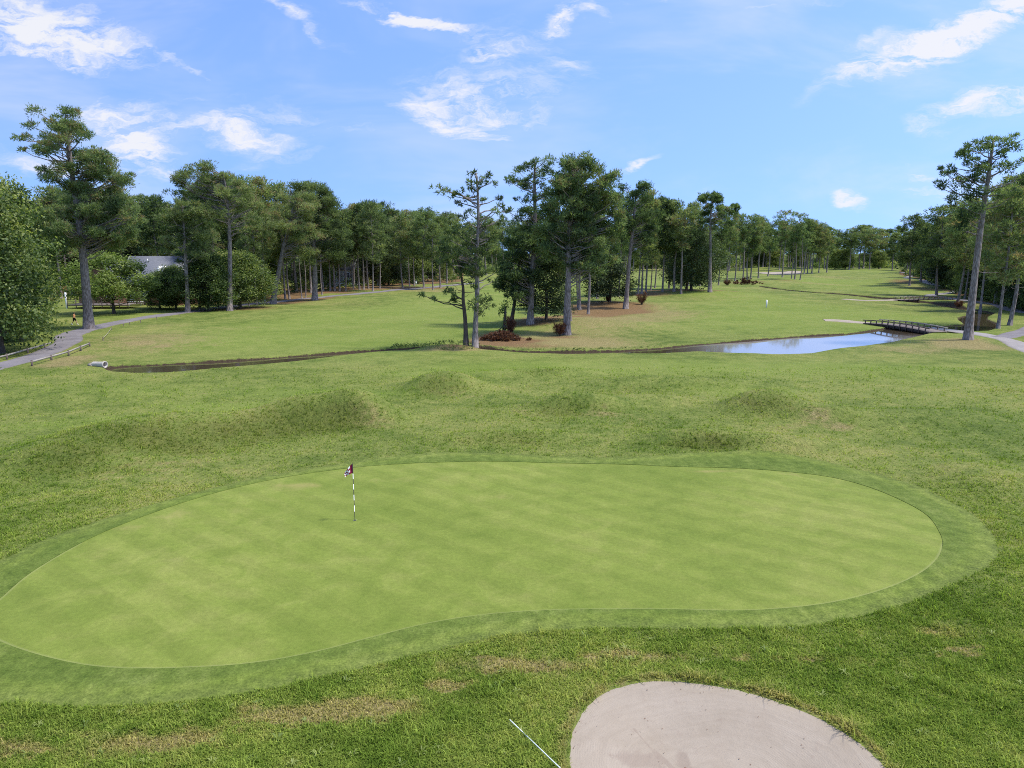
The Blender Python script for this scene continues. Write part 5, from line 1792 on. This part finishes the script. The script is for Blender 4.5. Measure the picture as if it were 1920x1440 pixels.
# ------------------------------------------------------------------ white marker post and white box
x, y, z = P3(1437, 577)
h = z_on_ray(1437, 562, y) - z
g_ = Geo()
g_.box((0, 0, h * 0.47 - 0.1), (0.20, 0.20, h * 0.94 + 0.2))
g_.add([(-.1, -.1, h * .94), (.1, -.1, h * .94), (.1, .1, h * .94), (-.1, .1, h * .94), (0, 0, h)], [(0, 1, 4, 4), (1, 2, 4, 4), (2, 3, 4, 4), (3, 0, 4, 4)][:0] or [(0, 3, 2, 1)])
g_.add([(-.1, -.1, h * .94), (.1, -.1, h * .94), (.1, .1, h * .94), (-.1, .1, h * .94), (0, 0, h)], [(0, 1, 4), (1, 2, 4), (2, 3, 4), (3, 0, 4)])
tag(link('marker_post', g_.mesh('marker_post'), M['white'], None, (x, y, z)), 'white distance marker post standing alone on the fairway', 'marker post')
x, y, z = P3(780, 535)
root = empty('water_cooler_stand', (x, y, z), R(8), 'small white box on legs beside the end of the cart path', 'stand')
g_ = Geo()
g_.box((0, 0, 0.80), (0.62, 0.5, 0.95))
g_.box((0, 0, 1.30), (0.70, 0.58, 0.06))
link('cabinet', g_.mesh('cabinet'), M['white'], root)
for sx in (-1, 1):
    for sy in (-1, 1):
        g_ = Geo()
        g_.box((sx * 0.25, sy * 0.19, 0.15), (0.08, 0.08, 0.36))
        link('leg', g_.mesh('stand_leg'), M['white'], root)


# ------------------------------------------------------------------ houses
def gable_roof(cx, cy, hx, hy, z0, z1, along='x', over=0.5, thick=0.16):
    g_ = Geo()
    if along == 'x':
        a_, b_ = hx + over, hy + over
        zz = z0 - (z1 - z0) * over / hy
        top = [(-a_, -b_, zz), (a_, -b_, zz), (a_, 0, z1), (-a_, 0, z1), (a_, b_, zz), (-a_, b_, zz)]
    else:
        a_, b_ = hy + over, hx + over
        zz = z0 - (z1 - z0) * over / hx
        top = [(-b_, a_, zz), (-b_, -a_, zz), (0, -a_, z1), (0, a_, z1), (b_, -a_, zz), (b_, a_, zz)]
    v_ = [(cx + p[0], cy + p[1], p[2]) for p in top] + [(cx + p[0], cy + p[1], p[2] - thick) for p in top]
    f_ = [(0, 1, 2, 3), (3, 2, 4, 5), (6, 9, 8, 7), (9, 11, 10, 8), (0, 6, 7, 1), (1, 7, 8, 2), (2, 8, 10, 4), (4, 10, 11, 5), (5, 11, 9, 3), (3, 9, 6, 0)]
    g_.add(v_, f_)
    return g_


def walls(cx, cy, hx, hy, z1, zr, along='x'):
    g_ = Geo()
    b = [(-hx, -hy), (hx, -hy), (hx, hy), (-hx, hy)]
    v_ = [(cx + p, cy + q, -0.4) for p, q in b] + [(cx + p, cy + q, z1) for p, q in b]
    g_.add(v_, [(0, 1, 5, 4), (1, 2, 6, 5), (2, 3, 7, 6), (3, 0, 4, 7)])
    if along == 'x':
        g_.add([(cx - hx, cy - hy, z1), (cx - hx, cy + hy, z1), (cx - hx, cy, zr - 0.2)], [(0, 2, 1)])
        g_.add([(cx + hx, cy - hy, z1), (cx + hx, cy + hy, z1), (cx + hx, cy, zr - 0.2)], [(0, 1, 2)])
    else:
        g_.add([(cx - hx, cy - hy, z1), (cx + hx, cy - hy, z1), (cx, cy - hy, zr - 0.2)], [(0, 1, 2)])
        g_.add([(cx - hx, cy + hy, z1), (cx + hx, cy + hy, z1), (cx, cy + hy, zr - 0.2)], [(0, 2, 1)])
    return g_


def window(root, cx, cy, cz, wd, ht):
    g_ = Geo()
    for dx in (-wd / 2, 0, wd / 2):
        g_.box((cx + dx, cy - 0.05, cz), (0.07, 0.1, ht + 0.12))
    for dz in (-ht / 2, 0, ht / 2):
        g_.box((cx, cy - 0.053, cz + dz), (wd + 0.12, 0.1, 0.07))
    f = link('window', g_.mesh('window_frame'), M['white'], root)
    g_ = Geo()
    g_.box((cx, cy - 0.02, cz), (wd, 0.03, ht))
    link('pane', g_.mesh('window_pane'), M['glass'], f)


HY = 139.0
hx0, hx1 = x_on_ray(226, 520, HY), x_on_ray(332, 520, HY)
hz0 = float(hz((hx0 + hx1) / 2, HY))
zr = z_on_ray(270, 480, HY + 5)
ze = z_on_ray(270, 529, HY)
root = empty('house', ((hx0 + hx1) / 2, HY + 5, hz0), 0, 'brick house with a grey shingle roof and skylights behind the pale lawn tree', 'house')
hw = (hx1 - hx0) / 2
link('wall', walls(0, 0, hw, 5.0, ze - hz0, zr - hz0).mesh('house_wall'), M['brick'], root)
rf = link('roof', gable_roof(0, 0, hw, 5.0, ze - hz0, zr - hz0).mesh('house_roof'), M['roof'], root)
wx_ = -hw - 3.6
link('wall', walls(wx_, -1.0, 4.6, 4.5, ze - hz0 - 0.4, zr - hz0 - 0.9, 'y').mesh('wing_wall'), M['brick'], root)
link('roof', gable_roof(wx_, -1.0, 4.6, 4.5, ze - hz0 - 0.4, zr - hz0 - 0.9, 'y').mesh('wing_roof'), M['roof'], root)
sl = (zr - ze) / 5.0
for sx_, w_ in ((x_on_ray(296, 500, HY + 2) - (hx0 + hx1) / 2, 0.7), (x_on_ray(304, 497, HY + 2) - (hx0 + hx1) / 2, 0.7)):
    g_ = Geo()
    g_.box((sx_, -2.6, ze - hz0 + sl * 2.4 + 0.10), (w_, 1.5, 0.12), 0, 0.5, math.atan(sl))
    link('skylight', g_.mesh('skylight'), M['white'], root)
g_ = Geo()
g_.box((x_on_ray(273, 492, HY + 3) - (hx0 + hx1) / 2, -1.2, ze - hz0 + sl * 3.9 + 0.2), (0.14, 0.14, 0.7))
link('vent_pipe', g_.mesh('vent_pipe'), M['white'], root)
for sgn in (-1, 1):            # white rake boards on the gable ends
    g_ = Geo()
    for q in (-1, 1):
        g_.beam((sgn * (hw + 0.515), q * 5.5, ze - hz0 - sl * 0.5 - 0.08), (sgn * (hw + 0.515), 0, zr - hz0 - 0.08), 0.05, 0.26)
    link('rake_board', g_.mesh('rake_board'), M['white'], root)
for cx_w in (-hw + 1.6, -hw + 4.4, -hw + 7.4):
    window(root, cx_w, -5.0, 1.9, 1.5, 1.6)
for cx_w in (wx_ - 2.0, wx_ + 1.6):
    window(root, cx_w, -5.5, 2.0, 1.5, 1.7)

# deck in front of the house
dxa, dxb, DY = x_on_ray(136, 565, 131), x_on_ray(248, 565, 131), 131.0
dz = float(hz((dxa + dxb) / 2, DY))
root = empty('house_deck', ((dxa + dxb) / 2, DY, dz), 0, 'raised brown timber deck with railings along the front of the brick house', 'deck')
dw = (dxb - dxa) / 2
g_ = Geo()
for i in range(18):
    g_.box((0, -1.5 + i * 0.27, 0.75), (2 * dw, 0.25, 0.06))
link('deck_floor', g_.mesh('deck_floor'), M['deck'], root)
g_ = Geo()
g_.beam((-dw, -1.68, 0.70), (dw, -1.68, 0.70), 0.06, 0.24)
link('rim_board', g_.mesh('rim_board'), M['wood'], root)
g_ = Geo()
for zz in (1.05, 1.3, 1.75):
    g_.beam((-dw, -1.60, zz), (dw, -1.60, zz), 0.06, 0.09)
link('railing', g_.mesh('railing'), M['wood'], root)
for i in range(8):
    g_ = Geo()
    xx = -dw + 2 * dw * i / 7
    g_.box((xx, -1.62, 0.8), (0.12, 0.12, 2.2))
    link('post', g_.mesh('deck_post'), M['wood'], root)
g_ = Geo()
g_.box((-dw - 0.15, -1.6, 1.4), (0.24, 0.24, 3.4))
link('column', g_.mesh('column'), M['white'], root)

x, y, z = P3(256, 573)
root = empty('picnic_table', (x, y, z), R(10), 'white-legged picnic table on the lawn behind the pale tree', 'picnic table')
g_ = Geo()
for i in range(4):
    g_.box((0, -0.36 + i * 0.24, 0.76), (2.6, 0.22, 0.05))
link('table_top', g_.mesh('table_top'), M['siding'], root)
for sy in (-1, 1):
    g_ = Geo()
    g_.box((0, sy * 0.82, 0.46), (2.6, 0.28, 0.05))
    link('seat', g_.mesh('seat'), M['wood'], root)
for sx in (-1, 1):
    g_ = Geo()
    for sy in (-1, 1):
        g_.beam((sx * 1.0, sy * 0.75, 0), (sx * 1.0, sy * 0.2, 0.74), 0.10, 0.14)
    g_.beam((sx * 1.0, -0.85, 0.40), (sx * 1.0, 0.85, 0.40), 0.09, 0.12)
    link('leg', g_.mesh('table_leg'), M['white'], root)


def small_house(px0, px1, D, zridge_py, zeave_py, wallm, label, steps=False):
    xa, xb = x_on_ray(px0, 520, D), x_on_ray(px1, 520, D)
    z0 = float(hz((xa + xb) / 2, D))
    root = empty('house', ((xa + xb) / 2, D + 4, z0), 0, label, 'house')
    w_ = (xb - xa) / 2
    e, r_ = z_on_ray(px0, zeave_py, D) - z0, z_on_ray(px0, zridge_py, D + 4) - z0
    link('wall', walls(0, 0, w_, 4, e, r_).mesh('house_wall'), M[wallm], root)
    link('roof', gable_roof(0, 0, w_, 4, e, r_).mesh('house_roof'), M['roof'], root)
    n_ = max(2, int(w_ * 2 / 3))
    for i in range(n_):
        window(root, -w_ + 2 * w_ * (i + 0.5) / n_, -4.0, e * 0.62, 1.1, 1.5)
    if steps:
        g_ = Geo()
        for i in range(5):
            g_.box((-w_ * 0.1, -6.4 + i * 0.3, 0.1 + 0.1 * i), (2.2, 0.32, 0.2 + 0.2 * i))
        link('steps', g_.mesh('steps'), M['concrete'], root)
        g_ = Geo()
        g_.box((0, -4.6, 0.55), (2 * w_, 1.1, 1.1))
        link('porch', g_.mesh('porch'), M['white'], root)
        g_ = Geo()
        g_.beam((-w_, -5.1, 1.95), (w_, -5.1, 1.95), 0.07, 0.09)
        for i in range(30):
            g_.box((-w_ + 2 * w_ * i / 29, -5.1, 1.5), (0.05, 0.05, 0.85))
        link('railing', g_.mesh('porch_railing'), M['white'], root)
        for i in range(5):
            g_ = Geo()
            g_.box((-w_ + 2 * w_ * i / 4, -5.0, 1.1 + (e - 1.1) / 2), (0.2, 0.2, e - 1.1))
            link('column', g_.mesh('porch_column'), M['white'], root)


small_house(602, 662, 222, 486, 503, 'siding', 'white house with a pale railed porch and steps seen between the pines', True)
small_house(681, 722, 238, 486, 500, 'brick', 'small brick house half hidden by the black-shaded oak')

# ------------------------------------------------------------------ the walker on the lawn
x, y, z = P3(140, 609)
k = ppm(y)
hgt = 1.74
pv = {}


def person_mesh():
    J = {  # x forward, y left, z up
        'pel': (0, 0, 0.95), 'spi': (0.02, 0, 1.15), 'che': (0.05, 0, 1.36), 'nek': (0.07, 0, 1.49), 'hea': (0.10, 0, 1.58), 'cro': (0.10, 0, 1.70),
        'hl': (0.0, 0.09, 0.90), 'kl': (0.22, 0.10, 0.53), 'al': (0.30, 0.10, 0.10), 'tl': (0.46, 0.11, 0.04),
        'hr': (0.0, -0.09, 0.90), 'kr': (-0.06, -0.10, 0.50), 'ar': (-0.36, -0.10, 0.16), 'tr': (-0.24, -0.11, 0.04),
        'sl': (0.05, 0.19, 1.40), 'el': (-0.10, 0.24, 1.14), 'wl': (-0.08, 0.25, 0.90),
        'sr': (0.05, -0.19, 1.40), 'er': (0.06, -0.25, 1.12), 'wr': (0.28, -0.22, 1.02)}
    rad = dict(pel=.14, spi=.125, che=.135, nek=.055, hea=.085, cro=.07, hl=.09, kl=.06, al=.04, tl=.03, hr=.09, kr=.06, ar=.04, tr=.03, sl=.055, el=.042, wl=.028, sr=.055, er=.042, wr=.028)
    E = [('pel', 'spi'), ('spi', 'che'), ('che', 'nek'), ('nek', 'hea'), ('hea', 'cro'), ('pel', 'hl'), ('hl', 'kl'), ('kl', 'al'), ('al', 'tl'), ('pel', 'hr'), ('hr', 'kr'), ('kr', 'ar'), ('ar', 'tr'),
         ('che', 'sl'), ('sl', 'el'), ('el', 'wl'), ('che', 'sr'), ('sr', 'er'), ('er', 'wr')]
    # palms and five fingers on each hand
    for sd, wn, sgn in (('l', 'wl', 1), ('r', 'wr', -1)):
        w0 = np.array(J[wn])
        e0 = np.array(J['e' + sd])
        dv_ = (w0 - e0) / np.linalg.norm(w0 - e0)
        palm = w0 + dv_ * 0.07
        J['p' + sd] = tuple(palm)
        rad['p' + sd] = .026
        E.append((wn, 'p' + sd))
        sidev = np.cross(dv_, (0, 1, 0))
        for i, (o_, ln) in enumerate(((-.026, .07), (-.009, .085), (.009, .08), (.026, .062))):
            m1 = palm + sidev * o_ + dv_ * ln * 0.55
            m2 = palm + sidev * o_ + dv_ * ln * 0.85 + np.array([0, -sgn * 0.02, 0])
            J['f%s%da' % (sd, i)], J['f%s%db' % (sd, i)] = tuple(m1), tuple(m2)
            rad['f%s%da' % (sd, i)], rad['f%s%db' % (sd, i)] = .009, .008
            E += [('p' + sd, 'f%s%da' % (sd, i)), ('f%s%da' % (sd, i), 'f%s%db' % (sd, i))]
        m1 = w0 + dv_ * 0.05 - sidev * 0.045
        m2 = m1 + dv_ * 0.035 - sidev * 0.01
        J['t%sa' % sd], J['t%sb' % sd] = tuple(m1), tuple(m2)
        rad['t%sa' % sd], rad['t%sb' % sd] = .01, .009
        E += [('p' + sd, 't%sa' % sd), ('t%sa' % sd, 't%sb' % sd)]
    names = list(J)
    me = bpy.data.meshes.new('person')
    me.from_pydata([J[n_] for n_ in names], [(names.index(a_), names.index(b_)) for a_, b_ in E], [])
    return me, names, rad, J


me, names, rad, J = person_mesh()
body = link('person', me, None, None, (x, y, z))
md = body.modifiers.new('skin', 'SKIN')
md.use_smooth_shade = True
for i, n_ in enumerate(names):
    me.skin_vertices[0].data[i].radius = (rad[n_], rad[n_])
    me.skin_vertices[0].data[i].use_root = n_ == 'pel'
body.modifiers.new('sub', 'SUBSURF').levels = 2
body.modifiers['sub'].render_levels = 2
me.materials.append(M['skin'])
body.rotation_euler = (0, 0, R(8))
tag(body, 'person in an orange top and black shorts striding across the lawn by the path', 'person')
Jv = {k_: np.array(v_) for k_, v_ in J.items()}
g_ = Geo()
g_.tube([Jv['pel'] + [0, 0, 0.02], Jv['spi'], Jv['che'], Jv['nek'] - [0, 0, 0.04]], [0.165, 0.155, 0.165, 0.075], 14)
g_.tube([Jv['sl'] + [0, -0.06, 0.0], Jv['sl'], Jv['sl'] * 0.45 + Jv['el'] * 0.55], [0.09, 0.078, 0.068], 10)
g_.tube([Jv['sr'] + [0, 0.06, 0.0], Jv['sr'], Jv['sr'] * 0.45 + Jv['er'] * 0.55], [0.09, 0.078, 0.068], 10)
link('shirt', g_.mesh('shirt', True), M['orange'], body)
g_ = Geo()
g_.tube([Jv['pel'] + [0, 0, 0.07], Jv['pel'] - [0, 0, 0.06]], [0.168, 0.165], 14)
for sd in 'lr':
    g_.tube([Jv['h' + sd] + [0, 0, 0.05], Jv['h' + sd] * 0.15 + Jv['k' + sd] * 0.85], [0.115, 0.098], 12)
link('shorts', g_.mesh('shorts', True), M['blackcloth'], body)
for sd in 'lr':
    g_ = Geo()
    an, to = Jv['a' + sd], Jv['t' + sd]
    g_.tube([an + (an - to) * 0.35 + [0, 0, -0.02], an + [0, 0, -0.015], an * 0.4 + to * 0.6, to + (to - an) * 0.15], [0.045, 0.062, 0.055, 0.03], 10)
    link('shoe', g_.mesh('shoe', True), M['white'], body)
g_ = Geo()
hc = Jv['hea'] + np.array([-0.012, 0, 0.055])
for lat in range(1):
    nlat, nlon = 7, 14
    vv = [hc + np.array([0.105 * math.cos(b_) * math.sin(a_), 0.092 * math.sin(b_) * math.sin(a_), 0.108 * math.cos(a_)]) for a_ in np.linspace(0.02, 1.75, nlat) for b_ in np.arange(nlon) / nlon * 2 * np.pi]
    ii, jj = np.meshgrid(np.arange(nlat - 1), np.arange(nlon), indexing='ij')
    g_.add(vv, np.stack([ii * nlon + jj, (ii + 1) * nlon + jj, (ii + 1) * nlon + (jj + 1) % nlon, ii * nlon + (jj + 1) % nlon], -1).reshape(-1, 4))
link('hair', g_.mesh('hair', True), M['hair'], body)
g_ = Geo()
fc = Jv['hea'] + np.array([0.075, 0, 0.035])
g_.box(fc + [0.022, 0, -0.005], (0.03, 0.022, 0.035))
g_.box(fc + [0.012, 0, -0.045], (0.012, 0.05, 0.012))
for sy in (-1, 1):
    g_.box(fc + [0.008, sy * 0.032, 0.022], (0.014, 0.024, 0.012))
link('face', g_.mesh('face'), M['skin'], body)

# ------------------------------------------------------------------ rough grass blades near the camera
rng = np.random.RandomState(3)
NB = 330000
py_ = np.concatenate([rng.uniform(1130, 1640, int(NB * 0.62)), rng.uniform(690, 1130, NB - int(NB * 0.62))])
px_ = rng.uniform(-120, 2040, NB)
a_, b_ = (px_ - 960) / FPX, (720 - py_) / FPX
dy_, dz_ = ct + b_ * st, -st + b_ * ct
tt = CAM_H / -dz_
bx_, by_ = a_ * tt, dy_ * tt
ok = (poly_sdf(bx_, by_, FRINGE) < 0.02 + rng.normal(0, 0.03, NB)) & (poly_sdf(bx_, by_, GREEN) < 0)
bs = poly_sdf(bx_, by_, BUNKER)
ok &= bs < 0.02 + np.abs(rng.normal(0, 0.05, NB)) * (rng.uniform(0, 1, NB) < 0.5)
ok &= poly_sdf(bx_, by_, CHANNEL) < -0.6
lu = blobs(bx_, by_, LUSH_SHADE)
dr = blobs(bx_, by_, DRY)
ok &= (rng.uniform(0, 1, NB) > 0.55 * np.clip(dr, 0, 1)) & ((by_ < 30) | (rng.uniform(0, 1, NB) < 0.35 + lu))
bx_, by_, lu, dr, bs = bx_[ok], by_[ok], lu[ok], dr[ok], bs[ok]
n = len(bx_)
clump = 0.5 + 0.5 * np.sin(bx_ * 2.9 + 1.7 * np.sin(by_ * 2.1)) * np.sin(by_ * 2.5 + 1.3 * np.sin(bx_ * 1.7))
hh = (0.050 + 0.060 * clump ** 2 + 0.02 * np.clip(lu, 0, 1)) * rng.uniform(0.6, 1.4, n) * np.where(rng.uniform(0, 1, n) < (0.06 + 0.10 * (clump > 0.75)) * (by_ < 21), 1.9, 1.0) * (1 + np.clip(by_ - 20, 0, 60) * 0.022)
wd = (0.013 + 0.00035 * by_) * rng.uniform(0.7, 1.3, n)
hh = hh * np.where(np.abs(bs + 0.02) < 0.09, 1.7, 1.0)
bz_ = hz(bx_, by_) + np.where(bs > -0.05, -0.05, 0.0)
an = rng.uniform(0, 6.28, n)
V, Fs = [], []
c2_ = 0.5 + 0.5 * np.sin(bx_ * 5.1 + 2.2 * np.sin(by_ * 3.7)) * np.sin(by_ * 4.3 + 1.9 * np.sin(bx_ * 3.1))
tint = np.clip(0.55 * rng.uniform(0, 1, n) ** 1.2 + 0.45 * c2_ * rng.uniform(0.4, 1, n), 0, 1)
for q in range(3):
    an2 = an + q * 2.1 + rng.normal(0, 0.5, n)
    lean = rng.uniform(0.3, 1.25, n)
    ox, oy = rng.normal(0, 0.022, n), rng.normal(0, 0.022, n)
    ca, sa = np.cos(an2), np.sin(an2)
    hq = hh * rng.uniform(0.7, 1.2, n)
    x0, y0 = bx_ + ox, by_ + oy
    mid = np.stack([x0 + ca * hq * lean * 0.35, y0 + sa * hq * lean * 0.35, bz_ + hq * 0.62], 1)
    tip = np.stack([x0 + ca * hq * lean, y0 + sa * hq * lean, bz_ + hq * (1.05 - 0.35 * lean)], 1)
    pxv = np.stack([-sa * wd, ca * wd, np.zeros(n)], 1)
    b0 = np.stack([x0, y0, bz_ - 0.02], 1)
    V.append(np.stack([b0 - pxv / 2, b0 + pxv / 2, mid + pxv * 0.42, mid - pxv * 0.42, tip], 1).reshape(-1, 3))
V = np.concatenate(V)
k5 = np.arange(3 * n) * 5
gb = Geo()
gb.add(V, np.stack([k5, k5 + 1, k5 + 2, k5 + 3], 1), np.repeat(np.concatenate([tint, np.roll(tint, 1), np.roll(tint, 2)]), 5))
gb.f.append(np.stack([k5 + 3, k5 + 2, k5 + 4], 1).ravel())
gb.n.append(np.full(3 * n, 3))
me = gb.mesh('rough_grass', False, 'tint')
xx3, yy3 = np.tile(np.repeat(bx_, 5), 3), np.tile(np.repeat(by_, 5), 3)
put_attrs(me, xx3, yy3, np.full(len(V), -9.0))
tag(link('rough_grass', me, M['blade']), 'uncut rough grass around the putting green and the sand bunker', 'grass', None, 'stuff')

# broad-leaved weed clumps in the near rough, and dry bits blown onto the sand
rng = np.random.RandomState(31)
wg = Geo()
k = 0
while k < 90:
    px, py_ = rng.uniform(0, 1920), rng.uniform(1180, 1450)
    x, y = G(px, py_)
    if poly_sdf([x], [y], FRINGE)[0] > -0.15 or poly_sdf([x], [y], BUNKER)[0] > -0.15:
        continue
    k += 1
    z = float(hz(x, y))
    r = rng.uniform(0.05, 0.12)
    tt_ = rng.uniform(0.2, 0.8)
    for q in range(rng.randint(7, 14)):
        a = rng.uniform(0, 6.28)
        l = r * rng.uniform(0.8, 1.6)
        c, s_ = math.cos(a), math.sin(a)
        w_ = 0.011 * rng.uniform(0.7, 1.5)
        h = l * rng.uniform(0.4, 0.9)
        wg.add([(x - s_ * w_ * .4, y + c * w_ * .4, z), (x + s_ * w_ * .4, y - c * w_ * .4, z), (x + c * l * .6 + s_ * w_, y + s_ * l * .6 - c * w_, z + h), (x + c * l * .6 - s_ * w_, y + s_ * l * .6 + c * w_, z + h), (x + c * l * 1.1, y + s_ * l * 1.1, z + h * .8)],
               [(0, 1, 2, 3)], tt_)
        wg.f.append(np.array([3, 2, 4]) + wg.nv - 5)
        wg.n.append(np.array([3]))
tag(link('rough_weeds', wg.mesh('rough_weeds', False, 'tint'), M['willow']), 'broad-bladed weed clumps scattered through the near rough', 'weeds', None, 'stuff')
lg = Geo()
k = 0
while k < 60:
    px, py_ = rng.uniform(1060, 1660), rng.uniform(1270, 1450)
    x, y = G(px, py_)
    d_ = poly_sdf([x], [y], BUNKER)[0]
    if d_ < 0.03 or (d_ > 0.3 and rng.uniform() < 0.75):
        continue
    k += 1
    z = float(hz(x, y) + bowl(d_))
    a, l, w_ = rng.uniform(0, 6.28), rng.uniform(0.010, 0.030), rng.uniform(0.004, 0.009)
    c, s_ = math.cos(a), math.sin(a)
    lg.add([(x + c * l, y + s_ * l, z + 0.004), (x - s_ * w_, y + c * w_, z + 0.012), (x - c * l, y - s_ * l, z + 0.003), (x + s_ * w_, y - c * w_, z + 0.006)], [(0, 1, 2, 3)], rng.uniform(0.3, 1.0))
tag(link('sand_litter', lg.mesh('sand_litter', False, 'tint'), M['deadleaf']), 'dry leaf bits scattered on the bunker sand', 'litter', None, 'stuff')
